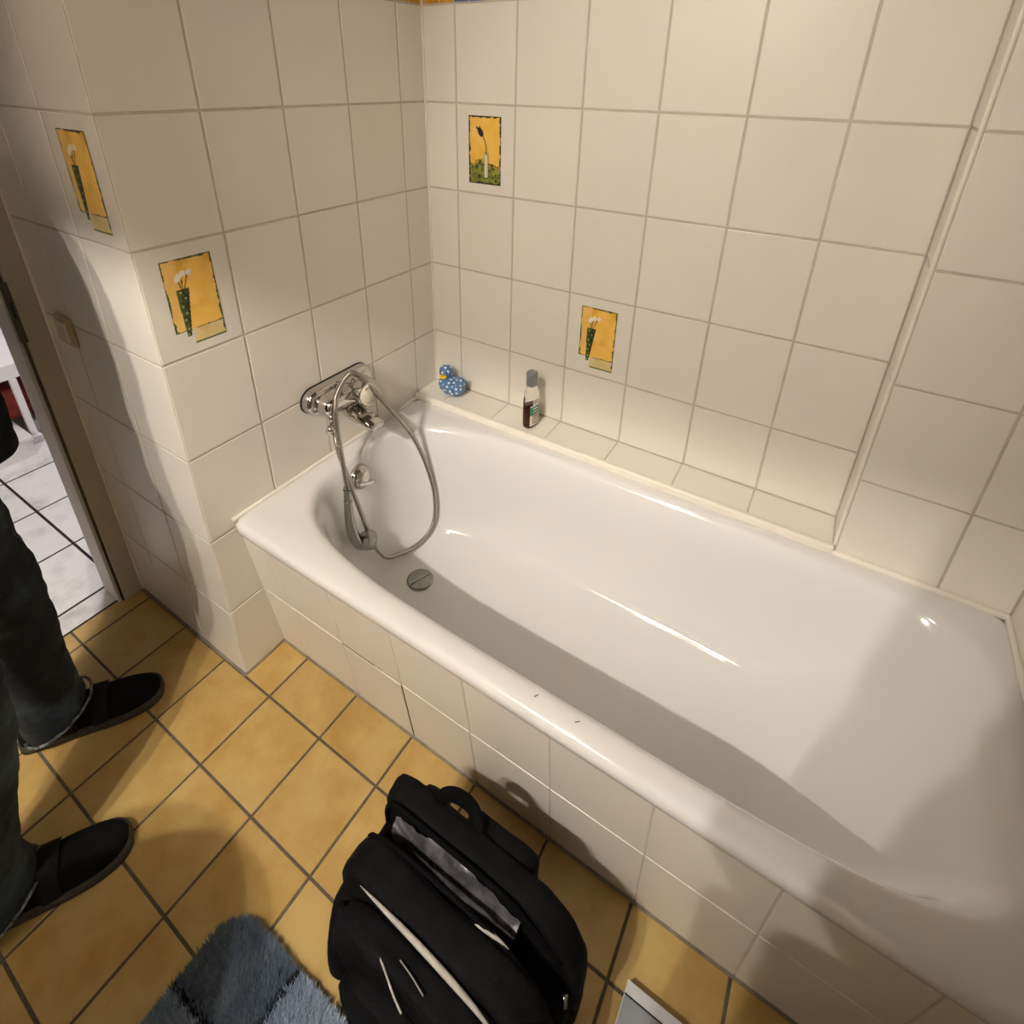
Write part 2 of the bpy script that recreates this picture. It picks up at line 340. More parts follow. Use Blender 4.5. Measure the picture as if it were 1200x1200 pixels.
# ledge behind the tub
lg = struct('trim_1', lambda b: bm_box(b, 0.0, XJ, YJ+0.004, YB+0.01, 0.40, 0.545-CT), MT['grout'], 'narrow tiled ledge between the tub rim and the back wall', 'trim')
tiles(lg, (0, 0, 0.545), (1, 0, 0), (0, 1, 0), [0.0, 0.1142]+[0.313+0.2*i for i in range(5)]+[XJ], [YJ+0.001, YB-0.001], 0.0035, MT['tile'])
bm = bmesh.new(); bm_box(bm, 0.001, XJ+0.004, YJ-0.013, YJ+0.006, 0.519, 0.5462, 0.006, 3); bm_box(bm, XJ, XE-0.001, YJ-0.012, YJ+0.001, 0.519, 0.535, 0.005, 3)
bm_box(bm, -0.001, 0.009, -0.068, YJ, 0.519, 0.531, 0.004, 3); bm_box(bm, XE-.010, XE+.001, -0.068, YJ, 0.519, 0.533, 0.004, 3)
tag(from_bm('trim_3', bm, MT['silicone']), 'cream silicone bead sealing the tub rim to walls and ledge', 'trim', None, 'structure')

# ------------------------------------------------------------------ printed pictures on tiles (fine painted meshes, flat print)
def mixc(a, b, t): t = max(0., min(1., t)); return tuple(x+(y-x)*t for x, y in zip(a, b))
OR1, OR2, OR3 = lin(238, 184, 66), lin(246, 202, 108), lin(216, 158, 40)
GRN, DGR, LGR, CREAM, INK, WHT = lin(84, 104, 40), lin(28, 36, 22), lin(170, 180, 70), lin(226, 208, 160), lin(34, 30, 26), lin(235, 226, 214)
def seg_d(p, a, b):
    p, a, b = Vector(p), Vector(a), Vector(b); t = max(0, min(1, (p-a).dot(b-a)/((b-a).length_squared))); return (p-a-(b-a)*t).length
def vase_print(x, y):            # x 0..1, y 0..1.717 up (units of picture width)
    H = 1.717; n = lambda f, s=0: noise.fractal(Vector((x*f+s, y*f, 3.3+s)), 1, 2, 4)
    e = 0.012+0.012*n(9)
    base = 0.31
    inv = 0 <= (y-.18)/.95 <= 1 and 0.212+(0.205-0.212)*(y-.18)/.95 < x < 0.305+(0.450-0.305)*(y-.18)/.95
    if y < base-.02 and x < 0.33+.03*n(8) and not inv: return None
    if x < -.0+e*.4 or x > 1-e*.4 or y > H-e*.5: return None
    t = 0.5+0.5*n(3.0)
    c = mixc(OR1, OR2, t)
    c = mixc(c, OR3, 0.8*max(0, min(1, 1.6*n(2.2, 5)+0.1)))
    if x < .30: c = mixc(c, lin(236, 196, 120), .55)
    if y < base+0.0:
        c = mixc(CREAM, lin(214, 186, 120), 0.5+.7*n(4, 9))
        if x < .34: c = mixc(c, WHT, .8)
        if y < 0.02+e and x > .35: c = GRN
    if abs(y-base-0.012*n(6)) < 0.009 and (x < .3 or x > .42): c = INK
    lw = 0.036+0.030*n(7, 2)
    if x < lw and y > base: c = mixc(GRN, DGR, .5+1.2*n(12))
    if x > 1-lw: c = mixc(GRN, DGR, .6+1.2*n(12)) if y > .05 else GRN
    if y > H-0.042-.03*n(8, 4): c = mixc(GRN, INK, .6+1.5*n(10, 7))
    # vase: tapering leaning dotted green
    v0, v1 = 0.18, 1.13; s = (y-v0)/(v1-v0)
    if 0 <= s <= 1:
        xl, xr = 0.212+(0.205-0.212)*s, 0.305+(0.450-0.305)*s
        if xl < x < xr:
            q = (x-xl)/(xr-xl); c = mixc(GRN, DGR, .25+.9*q+.7*n(14))
            if s > .975: c = INK
            for (dx, ds) in ((.3, .93), (.65, .80), (.30, .64), (.58, .49), (.35, .36), (.55, .16), (.45, .04)):
                if ((q-dx)*(xr-xl))**2+((s-ds)*(v1-v0))**2 < 0.021**2: c = LGR
    for a, b in (((.31, 1.13), (.27, 1.30)), ((.33, 1.13), (.35, 1.38)), ((.37, 1.13), (.46, 1.37))):
        if seg_d((x, y), a, b) < 0.009: c = INK
    for fx_, fy_ in ((.265, 1.335), (.30, 1.365), (.385, 1.42), (.50, 1.415)):
        if (x-fx_)**2+((y-fy_)*.85)**2 < (0.052+.012*n(11))**2: c = WHT
    return c
def bud_print(x, y):
    H = 1.69; n = lambda f, s=0: noise.fractal(Vector((x*f+s, y*f, 8.1+s)), 1, 2, 4)
    c = mixc(OR1, OR2, .5+.5*n(3)); g = 0.50+0.35*max(0, .62-x)*0+.10*n(3, 4)+(.12 if .2 < x < .45 else 0)
    if y < g: c = mixc(mixc(lin(150, 150, 60), lin(98, 108, 44), .5+1.4*n(8)), OR1, max(0, (y-g+.16)/.16)*.6)
    elif y < g+.25: c = mixc(c, OR3, .5*max(0, n(6, 3)+.3))
    if n(13, 6) > .33 and y < g: c = DGR
    lw = .042+.03*n(6, 2)
    if x < lw or x > 1-lw: c = lin(46, 42, 44) if n(9, 1) > -.25 else lin(160, 150, 120)
    if y > H-.036-.03*n(9, 2) or y < .032+.03*n(9, 3): c = INK
    if .475 < x < .615 and .17 < y < .81:
        c = lin(228, 220, 180) if x < .56 else lin(205, 196, 150)
        if x < .489 or x > .600 or y > .795: c = lin(70, 60, 40)
    P = ((.545, .74), (.545, .95), (.51, 1.08), (.44, 1.21))
    for a, b in zip(P, P[1:]):
        if seg_d((x, y), a, b) < .013: c = lin(60, 30, 22)
    dx, dy = x-.37, y-1.30; u_ = dx*.86+dy*.50; v_ = dx*-.50+dy*.86
    if (u_/.075)**2+(v_/.125)**2 < 1 or seg_d((x, y), (.33, 1.33), (.25, 1.41)) < .022 or seg_d((x, y), (.36, 1.36), (.34, 1.42)) < .02: c = lin(32, 34, 42)
    return c
def make_print(parent, origin, ud, vd, wd, asp, fn, nx=72):
    ny = int(nx*asp); ud, vd = Vector(ud), Vector(vd); nd = ud.cross(vd); bm = bmesh.new(); col = bm.verts.layers.float_color.new('Col'); V = {}
    for i in range(nx+1):
        for j in range(ny+1):
            c = fn((i+.001)/nx, j/ny*asp)
            if c is None: continue
            v = bm.verts.new(Vector(origin)+ud*(i/nx*wd)+vd*(j/ny*asp*wd)+nd*0.0006); v[col] = (*c, 1); V[(i, j)] = v
    for i in range(nx):
        for j in range(ny):
            k = [(i, j), (i+1, j), (i+1, j+1), (i, j+1)]
            if all(q in V for q in k): bm.faces.new([V[q] for q in k])
    me = bpy.data.meshes.new('picture'); bm.to_mesh(me); bm.free()
    me.transform(parent.matrix_basis.inverted())
    o = link('picture', me, MT['vcol'], parent); return o
lt[(0, 4)]['label'] = 'tile printed with a green dotted vase on orange'
bt[(1, 4)]['label'] = 'tile printed with a dark bud in a slim white vase'
bt[(3, 2)]['label'] = 'tile printed with a green dotted vase on orange'
pt_[(2, 5)]['label'] = 'shaded tile printed with a green dotted vase on orange'
make_print(lt[(0, 4)], (0, -0.088, 1.020), (0, 1, 0), (0, 0, 1), 0.113, 1.717, vase_print)
make_print(bt[(1, 4)], (0.158, YB, 1.274), (1, 0, 0), (0, 0, 1), 0.112, 1.69, bud_print)
make_print(bt[(3, 2)], (0.556, YB, 0.772), (1, 0, 0), (0, 0, 1), 0.113, 1.717, vase_print)
make_print(pt_[(2, 5)], (-0.160, YP, 1.271), (1, 0, 0), (0, 0, 1), 0.113, 1.717, vase_print)

# ------------------------------------------------------------------ door frame, hallway
df = struct('door_1', lambda b: bm_box(b, XD-0.030, XD+0.002, -0.1875, YP-0.001, 0, 2.06, 0.003), MT['frame'], 'cream wooden door frame beside the shaded pier', 'door frame')
box('frame_head', MT['frame'], XD-0.03, XD+.002, -1.08, -0.199, 2.0, 2.06, 0.003, df)
box('frame_post', MT['frame'], XD-0.03, XD+.002, -1.08, -1.01, 0, 2.0, 0.003, df)
box('jamb', MT['jamb'], XD-0.100, XD-0.008, -0.203, -0.14, 0, 2.0, 0.002, df)
box('door_seal', MT['bronze'], XD-0.012, XD-0.0055, -0.1945, -0.187, 0, 2.0, 0.001, df)
bm = bmesh.new(); bm_box(bm, XD-0.0070, XD+0.0032, -0.1985, -0.1835, 0.930, 1.092, 0.0018)
sp = from_bm('strike_plate', bm, MT['bronze'], df, False); sp['label'] = 'dark bronze strike plate'
box('keyhole_slot', MT['black'], XD+0.0028, XD+0.0036, -0.194, -0.189, 1.00, 1.04, 0, df)
wd_ = struct('wall_doorway', lambda b: (bm_box(b, XD-0.09, XD-0.001, -1.72, -1.08, 0, 2.45), bm_box(b, XD-0.09, XD-0.001, -1.08, YP+.06, 2.06, 2.45), bm_box(b, XD-0.09, XD-0.001, -0.14, 0.9, 0, 2.449)), MT['darkpaint'], 'painted wall around the doorway to the hall', 'wall')
bead = tube('frame_sealant', MT['silicone'], [(XD+.003, YP-.002, z) for z in (0, .5, 1, 1.5, 2.05)], 0.004, df, n=30, seg=6)
fh = struct('floor_hall', lambda b: bm_box(b, -2.4, -0.5665, YF-.1, 0.9, -0.1, -CT), MT['hallgrout'], 'hall floor of white veined marble tiles with black joints', 'floor')
hx = [-2.4, -2.152, -1.8535, -1.555, -1.2565, -0.958, -0.6600, -0.568]
hy = [-1.4, -1.063, -0.763, -0.463, -0.163, 0.137, 0.437, 0.737, 0.9]
tiles(fh, (0, 0, 0), (1, 0, 0), (0, 1, 0), hx, hy, 0.009, MT['marble'], 'marble_tile')
wh = struct('wall_hall', lambda b: (bm_box(b, -2.5, -2.4, YF-.1, 0.9, 0, 2.45), bm_box(b, -2.4, -0.6, 0.9, 1.0, 0, 2.45), bm_box(b, -2.4, XD-.1, YF-.2, YF-.1, 0, 2.45)), MT['hallwhite'], 'white hall walls seen past the door frame', 'wall')
st = empty('marble_step', (-1.9, -0.3, 0)); tag(st, 'pale marble step at the far end of the hall floor', 'step')
box('riser', MT['marble'], -2.1, -1.673, -0.75, 0.0, 0.0, 0.075, 0.002, st); box('tread', MT['marble'], -2.1, -1.664, -0.755, 0.006, 0.075, 0.1, 0.006, st)
rd = empty('red_cushion', (-2.0, 0.1, 0.1)); tag(rd, 'dark red cushion lying low behind the white post in the hall', 'cushion')
bm = bmesh.new(); bm_box(bm, -2.08, -1.86, -0.30, 0.52, 0.1005, 0.24, 0.03, 3); from_bm('cover', bm, MT['red'], rd)
bm = bmesh.new(); bm_box(bm, -1.862, -1.852, -0.25, 0.45, 0.16, 0.168, 0.002, 1); from_bm('piping', bm, MT['red'], rd)
tb = empty('hall_bench', (-2.0, 0.1, 0)); tag(tb, 'white bench with a slim post above the red cushion in the hall', 'bench')
box('seat_panel', MT['hallwhite'], -2.2, -1.78, -0.5, 0.7, 0.33, 0.40, 0.006, tb); box('back_panel', MT['hallwhite'], -2.25, -2.15, -0.5, 0.7, 0.1, 1.9, 0.006, tb)
box('front_post', MT['hallwhite'], -1.80, -1.775, 0.028, 0.053, 0.0, 0.33, 0.003, tb); box('front_foot', MT['hallwhite'], -1.81, -1.765, 0.018, 0.063, 0.0, 0.04, 0.006, tb)
box('front_post', MT['hallwhite'], -1.81, -1.79, 0.60, 0.62, 0.0, 0.33, 0.003, tb)

# light switch on the pier
sw = empty('light_switch', (-0.425, YP, 0.976)); tag(sw, 'yellowed light switch on the shaded pier near the door frame', 'switch')
box('backplate', MT['switch'], -0.465, -0.385, YP-0.012, YP, 0.936, 1.016, 0.006, sw, 3)
box('rocker', MT['cap'], -0.452, -0.398, YP-0.018, YP-0.010, 0.949, 1.003, 0.004, sw, 3)

# ------------------------------------------------------------------ bathtub
tub = empty('bathtub', (0.83, 0.29, 0.0)); tag(tub, 'white enamel bathtub built in along the tiled back wall', 'bathtub')
NB = 336
A0, B0 = 0.775, 0.318
def contour(x0, x1, y0, y1, n_):
    cx, cy, a, b = (x0+x1)/2, (y0+y1)/2, (x1-x0)/2, (y1-y0)/2; out = []
    for k in range(NB):
        t = 2*pi*k/NB; dx, dy = A0*cos(t), B0*sin(t)
        n = n_ if dx < 0 or n_ > 10 else n_+2.0*min(1, 2.5*dx/A0)
        s = 1/((abs(dx)/a)**n+(abs(dy)/b)**n)**(1/n); out.append((cx+dx*s, cy+dy*s))
    return out
outer = [(0.010, XE-.010, -0.058, YJ-.012, 60, 0.489), (0.003, XE-.003, -0.0685, YJ-.003, 60, 0.489), (0.002, XE-.002, -0.0715, YJ-.002, 60, 0.4925), (0.002, XE-.002, -0.0720, YJ-.002, 60, 0.506), (0.003, XE-.003, -0.0700, YJ-.003, 60, 0.5155), (0.007, XE-.007, -0.0640, YJ-.007, 50, 0.5225), (0.014, XE-.014, -0.0550, YJ-.013, 40, 0.5255)]
inner_k = [(0.050, 1.628, -0.034, 0.630, 3.6, 0.5264), (0.060, 1.617, -0.024, 0.620, 3.6, 0.5244), (0.069, 1.606, -0.015, 0.611, 3.6, 0.5185), (0.077, 1.592, -0.007, 0.603, 3.6, 0.506), (0.084, 1.572, 0.000, 0.596, 3.6, 0.485), (0.093, 1.540, 0.008, 0.588, 3.6, 0.44),
           (0.110, 1.455, 0.022, 0.575, 3.6, 0.33), (0.132, 1.365, 0.036, 0.563, 3.6, 0.235), (0.152, 1.310, 0.049, 0.552, 3.6, 0.190), (0.182, 1.262, 0.070, 0.534, 3.6, 0.160), (0.225, 1.215, 0.105, 0.500, 3.6, 0.1455), (0.30, 1.13, 0.16, 0.445, 3.2, 0.1405), (0.45, 0.98, 0.22, 0.385, 2.6, 0.1385)]
inner = []
NI = 44
for i in range(NI):
    t = i/(NI-1)*(len(inner_k)-1); a = min(int(t), len(inner_k)-2); f = t-a
    p0, p1, p2, p3 = (inner_k[max(a-1, 0)], inner_k[a], inner_k[a+1], inner_k[min(a+2, len(inner_k)-1)])
    inner.append(tuple(0.5*((2*q1)+(-q0+q2)*f+(2*q0-5*q1+4*q2-q3)*f*f+(-q0+3*q1-3*q2+q3)*f**3) for q0, q1, q2, q3 in zip(p0, p1, p2, p3)))
bm = bmesh.new(); rings = []
for (x0, x1, y0, y1, n, z) in outer+inner:
    rings.append([bm.verts.new((x, y, z)) for x, y in contour(x0, x1, y0, y1, n)])
for A, B in zip(rings, rings[1:]):
    for k in range(NB): bm.faces.new((A[k], A[(k+1) % NB], B[(k+1) % NB], B[k]))
bm.faces.new(rings[-1])
from_bm('shell', bm, MT['enamel'], tub)
for cx_, cy_, a_ in ((0.8757, -0.0375, 60), (0.960, -0.0385, 40)):          # two small chips in the enamel of the rim
    bm = bmesh.new(); bm_box(bm, -0.0045, 0.0045, -0.0008, 0.0008, 0, 0.0006); bm.transform(Matrix.Translation((cx_, cy_, 0.5261)) @ Matrix.Rotation(radians(a_), 4, 'Z')); from_bm('chip', bm, MT['black'], tub, False)
# drain with a slotted cover, overflow knob
dr = lathe('drain', MT['steel'], [(0.0, 0.0), (0.041, 0.0), (0.041, 0.004), (0.036, 0.0065), (0.034, 0.006), (0.0, 0.0075)], (0.291, 0.300, 0.1395), (0, 0, 1), tub)
bm = bmesh.new(); bm_box(bm, -0.033, 0.033, -0.0016, 0.0016, 0, 0.0022, 0.0006); bm.transform(Matrix.Translation((0.291, 0.300, 0.1465)) @ Matrix.Rotation(radians(72), 4, 'Z')); from_bm('slot', bm, MT['chrome'], dr)
dr['label'] = 'round steel drain cover with a slot'
ov = lathe('overflow_knob', MT['chrome'], [(0.0, -0.006), (0.038, -0.006), (0.040, 0.004), (0.038, 0.016), (0.031, 0.026), (0.018, 0.033), (0, 0.036)], (0.082, 0.285, 0.462), Vector((1, 0, 0.16)), tub)
bm = bmesh.new(); bm_box(bm, 0, 0.014, -0.036, 0.036, -0.006, 0.006, 0.003); bm.transform(Matrix.Translation((0.108, 0.285, 0.450)) @ Matrix.Rotation(radians(-25), 4, 'X')); from_bm('grip', bm, MT['chrome'], ov)
ov['label'] = 'round chrome overflow knob'

# ------------------------------------------------------------------ bath mixer
mx = empty('bath_mixer', (0.0, 0.31, 0.735)); tag(mx, 'chrome bath mixer tap on the tiled wall above the tub', 'tap')
def racetrack(bm, y0, y1, zc, r, profile, seg=14, lean=0.0):
    """rounded plate against x=0; profile: (inset, x)."""
    rr = []
    for ins, x in profile:
        q = r-ins; ring = []
        for k in range(seg+1):
            a = pi/2+pi*k/seg; ring.append((y0+r+q*cos(a), zc+q*sin(a)))
        for k in range(seg+1):
            a = -pi/2+pi*k/seg; ring.append((y1-r+q*cos(a), zc+q*sin(a)))
        rr.append([bm.verts.new((x, y, z)) for y, z in ring])
    for A, B in zip(rr, rr[1:]):
        n = len(A)
        for k in range(n): bm.faces.new((A[k], A[(k+1) % n], B[(k+1) % n], B[k]))
    bm.faces.new(rr[0]); bm.faces.new(rr[-1])
bm = bmesh.new(); racetrack(bm, 0.183, 0.436, 0.735, 0.0405, [(0, 0.0005), (0, 0.004)]); from_bm('gasket', bm, MT['black'], mx, False)
bm = bmesh.new(); racetrack(bm, 0.185, 0.434, 0.735, 0.0385, [(0.0, 0.004), (0.0, 0.020), (0.002, 0.027), (0.007, 0.034), (0.014, 0.037)]); set_sharp(from_bm('cover_plate', bm, MT['chrome'], mx), 50)
# body: a wedge that swells forward and narrows towards the spout
bm = bmesh.new(); racetrack(bm, 0.205, 0.400, 0.730, 0.030, [(0.0, 0.03), (0.001, 0.060), (0.004, 0.078), (0.011, 0.086), (0.02, 0.088)]); set_sharp(from_bm('body', bm, MT['chrome'], mx), 50)
kn = lathe('control_knob', MT['chrome'], [(0.0, -0.03), (0.030, -0.03), (0.032, 0.0), (0.036, 0.020), (0.0365, 0.030), (0.034, 0.0335), (0.031, 0.034)], (0.092, 0.325, 0.742), (1, -0.10, 0.10), mx)
cp = lathe('cap', MT['cap'], [(0.0315, 0.032), (0.031, 0.0345), (0.0, 0.0365)], (0.092, 0.325, 0.742), (1, -0.10, 0.10), kn); cp['label'] = 'cream knob cap with a red and blue mark'
K0 = Vector((0.092, 0.325, 0.742)); ka = Vector((1, -0.10, 0.10)).normalized()
for cm, a0, a1 in ((MT['red'], 100, 125), (MT['blue'], 70, 95)):
    ku = (Vector((0, 0, 1))-ka*ka.z).normalized(); kv = ka.cross(ku)
    tube('temperature_mark', cm, [K0+ka*0.0362+ku*(0.022*sin(radians(a)))-kv*(0.022*cos(radians(a))) for a in range(a0, a1+1, 5)], 0.0013, kn, seg=6)
# spout: flat broad bar reaching out over the tub
bm = bmesh.new(); prev = None; secs = []
for i, (x, y, z, hw, hh) in enumerate(((0.055, 0.292, 0.700, 0.020, 0.016), (0.090, 0.293, 0.690, 0.024, 0.017), (0.120, 0.296, 0.681, 0.025, 0.016), (0.146, 0.299, 0.672, 0.026, 0.014), (0.163, 0.301, 0.666, 0.026, 0.012), (0.170, 0.302, 0.663, 0.023, 0.008))):
    ring = [bm.verts.new((x+pz*hh*.25, y+py*hw, z+pz*hh)) for py, pz in ((-1, -.55), (-.8, -1), (.8, -1), (1, -.55), (1, .45), (.78, 1), (-.78, 1), (-1, .45))]
    if prev:
        for k in range(8): bm.faces.new((prev[k], prev[(k+1) % 8], ring[(k+1) % 8], ring[k]))
    else: bm.faces.new(ring)
    prev = ring
bm.faces.new(prev); bmesh.ops.bevel(bm, geom=bm.edges[:], offset=0.0015, segments=2, affect='EDGES'); set_sharp(from_bm('spout', bm, MT['chrome'], mx), 50)
lathe('aerator', MT['steel'], [(0, -0.012), (0.011, -0.012), (0.012, 0.004), (0, 0.004)], (0.150, 0.300, 0.660), (0, 0, 1), mx, 20)
dv = lathe('diverter_knob', MT['chrome'], [(0, -0.02), (0.012, -0.02), (0.013, 0.012), (0.011, 0.016), (0.0, 0.017)], (0.078, 0.215, 0.672), (0.45, -0.85, -0.1), mx, 20)
lathe('hose_outlet', MT['chrome'], [(0, 0.0), (0.012, 0.0), (0.012, -0.020), (0.010, -0.024), (0.010, -0.042), (0.0, -0.042)], (0.066, 0.232, 0.708), (0, 0, 1), mx, 20)
# small hook that carries the hose above the knob
tube('shower_hook', MT['chrome'], [(0.04, 0.285, 0.765), (0.06, 0.285, 0.785), (0.085, 0.285, 0.792), (0.105, 0.287, 0.800)], [0.009, 0.008, 0.008, 0.006], mx, n=14, seg=12)

# ------------------------------------------------------------------ hand shower
hs = empty('hand_shower', (0.15, 0.20, 0.30)); tag(hs, 'chrome hand shower hanging head down into the tub on its looped metal hose', 'hand shower')
def hose_pts(): return [(0.140, 0.192, 0.512), (0.120, 0.204, 0.600), (0.105, 0.212, 0.700), (0.098, 0.226, 0.765), (0.098, 0.247, 0.797), (0.099, 0.274, 0.818), (0.101, 0.296, 0.817), (0.106, 0.315, 0.795), (0.125, 0.334, 0.755), (0.143, 0.374, 0.680),
    (0.160, 0.440, 0.560), (0.178, 0.478, 0.440), (0.200, 0.492, 0.315), (0.212, 0.478, 0.225), (0.212, 0.445, 0.178), (0.207, 0.388, 0.166), (0.200, 0.320, 0.184), (0.190, 0.262, 0.215), (0.165, 0.240, 0.280), (0.140, 0.228, 0.400), (0.118, 0.216, 0.520), (0.095, 0.214, 0.610), (0.070, 0.230, 0.668)]
P = cr(hose_pts(), 900); Rr = [0.0068+0.0009*(1 if (i % 3) == 0 else -0.35) for i in range(900)]
bm = bmesh.new(); bm_tube(bm, P, Rr, 9); from_bm('hose', bm, MT['hosemetal'], hs)
HP = [(0.140, 0.192, 0.512), (0.143, 0.187, 0.480), (0.147, 0.181, 0.440), (0.150, 0.178, 0.395), (0.155, 0.181, 0.350), (0.162, 0.190, 0.318), (0.166, 0.202, 0.304)]
tube('handle', MT['chromedark'], HP, [0.0100, 0.0108, 0.0125, 0.0145, 0.0165, 0.018, 0.017], hs, n=30, seg=18)
for q in (0.47, 0.505): lathe('collar', MT['steel'], [(0.0108, -0.0012), (0.0125, -0.0012), (0.0125, 0.0012), (0.0108, 0.0012)], Vector((0.1405+(0.512-q)*.09, 0.192-(0.512-q)*.15, q)), Vector((-0.09, 0.15, 1)), hs, 18)
hd = lathe('spray_head', MT['chromedark'], [(0.0, -0.026), (0.020, -0.024), (0.027, -0.014), (0.030, 0.0), (0.0295, 0.012), (0.026, 0.018), (0.023, 0.0185)], (0.172, 0.216, 0.312), (0.80, 0.45, 0.25), hs)
lathe('spray_face', MT['steel'], [(0.024, 0.0178), (0.022, 0.0205), (0.0, 0.022)], (0.172, 0.216, 0.312), (0.80, 0.45, 0.25), hd)

# ------------------------------------------------------------------ rubber duck
dk = empty('rubber_duck', (0.108, 0.722, 0.545)); tag(dk, 'blue rubber duck with white dots in the corner of the tiled ledge', 'rubber duck')
Zr = Matrix.Rotation(radians(-10), 3, 'Z'); DS = 1.13
def D(x, y, z): return Vector((0.108, 0.722, 0.545))+Zr @ Vector((x*DS, y*DS, z*DS))
bl = [(D(0.004, 0, 0.026), (0.046, 0.034, 0.0275), Zr), (D(-0.012, 0, 0.030), (0.034, 0.033, 0.026), Zr), (D(0.040, 0, 0.046), (0.0105, 0.019, 0.024), Zr @ Matrix.Rotation(radians(24), 3, 'Y')), (D(-0.018, -0.003, 0.055), (0.015, 0.015, 0.016), Zr), (D(-0.020, -0.003, 0.070), (0.0225, 0.022, 0.0225), Zr),
      (D(0.012, -0.028, 0.034), (0.024, 0.008, 0.014), Zr), (D(0.010, 0.030, 0.034), (0.024, 0.008, 0.014), Zr)]
bl = [(c_, tuple(q*DS for q in r_), m_) for c_, r_, m_ in bl]
bm = remesh_blobs(bl, 0.0015, 6)
bmesh.ops.bisect_plane(bm, geom=bm.verts[:]+bm.edges[:]+bm.faces[:], plane_co=(0, 0, 0.5455), plane_no=(0, 0, -1), clear_outer=True)
col = bm.verts.layers.float_color.new('Col'); bm.normal_update()
dots = []
vs = [v for v in bm.verts if v.co.z > .551]
random.seed(3); random.shuffle(vs)
for v in vs:
    if all((v.co-d).length > 0.0150 for d in dots): dots.append(v.co.copy())
BLU, WDT = lin(82, 122, 168), lin(238, 236, 232)
from mathutils import kdtree
kd = kdtree.KDTree(len(dots))
for i, d in enumerate(dots): kd.insert(d, i)
kd.balance()
for v in bm.verts:
    dd = kd.find(v.co)[2]; v[col] = (*mixc(WDT, BLU, (dd-0.0036)/0.0012), 1)
from_bm('body', bm, MT['duck'], dk)
HR = Matrix.Rotation(radians(112), 3, 'Z')            # the head looks a little towards the room
def DH(x, y, z): q = HR @ Vector((x, y, 0)); return D(-0.020+q.x, -0.003+q.y, z)
bk = remesh_blobs([(DH(-0.021, 0, 0.0645), (0.0125, 0.0145, 0.0042), Zr @ HR), (DH(-0.020, 0, 0.0590), (0.011, 0.0125, 0.0036), Zr @ HR)], 0.0011, 2)
o = from_bm('beak', bk, MT['beak'], dk); o['label'] = 'yellow beak'
for s in (-1, 1):
    bm = bmesh.new(); bmesh.ops.create_icosphere(bm, subdivisions=2, radius=0.0032, matrix=Matrix.Translation(DH(-0.0172, s*0.0105, 0.0765))); from_bm('eye', bm, MT['eye'], dk)

# ------------------------------------------------------------------ shampoo bottle
BO = Vector((0.440, 0.700, 0.5455))
bo = empty('shower_gel_bottle', BO); tag(bo, 'clear flat bottle of red brown shower gel with a grey cap on the tiled ledge', 'bottle')
Br = Matrix.Rotation(radians(82), 3, 'Z')
def oval_loft(name, m, prof, parent, seg=40, n=2.6):
    bm = bmesh.new(); rings = []
    for a, b, z in prof:
        ring = []
        for k in range(seg):
            t = 2*pi*k/seg; c, s = cos(t), sin(t)
            ring.append(bm.verts.new(BO+Br @ Vector((a*math.copysign(abs(c)**(2/n), c), b*math.copysign(abs(s)**(2/n), s), z*1.17))))
        rings.append(ring)
    for A, B in zip(rings, rings[1:]):
        for k in range(seg): bm.faces.new((A[k], A[(k+1) % seg], B[(k+1) % seg], B[k]))
    bm.faces.new(rings[0][::-1]); bm.faces.new(rings[-1]); return from_bm(name, bm, m, parent)
oval_loft('bottle', MT['glass'], [(0.022, 0.012, 0.0), (0.0265, 0.0165, 0.003), (0.0285, 0.018, 0.010), (0.0295, 0.0185, 0.05), (0.029, 0.018, 0.090), (0.027, 0.017, 0.110), (0.021, 0.0155, 0.121), (0.0155, 0.0145, 0.125), (0.0145, 0.0140, 0.130)], bo)
oval_loft('gel', MT['soap'], [(0.022, 0.012, 0.0025), (0.0262, 0.0155, 0.006), (0.0276, 0.0168, 0.012), (0.0282, 0.0172, 0.050), (0.0280, 0.0172, 0.068)], bo)
oval_loft('flip_cap', MT['capgrey'], [(0.0160, 0.0150, 0.127), (0.0172, 0.0160, 0.129), (0.0172, 0.0160, 0.150), (0.0168, 0.0156, 0.151), (0.0166, 0.0155, 0.1518), (0.0174, 0.0162, 0.153), (0.0174, 0.0162, 0.162), (0.016, 0.015, 0.1665), (0.010, 0.009, 0.168)], bo)
def label_fn(u, v):      # u 0..1 across, v 0..1 up
    if v > .74:
        if .3 < u < .62 and (.80 < v < .84 or .88 < v < .91): return lin(150, 60, 40)
        return lin(226, 220, 206) if (.2 < u < .8 and v < .95) else None
    if .38 < v < .70: 
        c = lin(58, 130, 112)
        if .25 < u < .75 and (.58 < v < .63 or .48 < v < .51): c = lin(230, 230, 220)
        return c
    c = lin(228, 222, 208)
    if .15 < u < .85 and (int(v*34) % 2 == 0) and v < .3 and v > .05 and noise.noise(Vector((u*30, int(v*34), 0))) > -.25: c = lin(90, 80, 70)
    if .30 < v < .36 and .2 < u < .8: c = lin(120, 70, 50)
    return c
bm = bmesh.new(); col = bm.verts.layers.float_color.new('Col'); V = {}
for i in range(29):
    for j in range(81):
        u, v = i/28, j/80; cc = label_fn(u, v)
        if cc is None: continue
        a = -0.0225+0.045*u; bq = (1-(abs(a)/0.0297)**2.6)**(1/2.6)*0.0188+0.0004
        q = bm.verts.new(BO+Br @ Vector((a, -bq, (0.010+0.085*v)*1.17))); q[col] = (*cc, 1); V[(i, j)] = q
for i in range(28):
    for j in range(80):
        k = [(i, j), (i+1, j), (i+1, j+1), (i, j+1)]
        if all(q in V for q in k): bm.faces.new([V[q] for q in k])
from_bm('label', bm, MT['vcol'], bo)['label'] = 'white and green paper label'

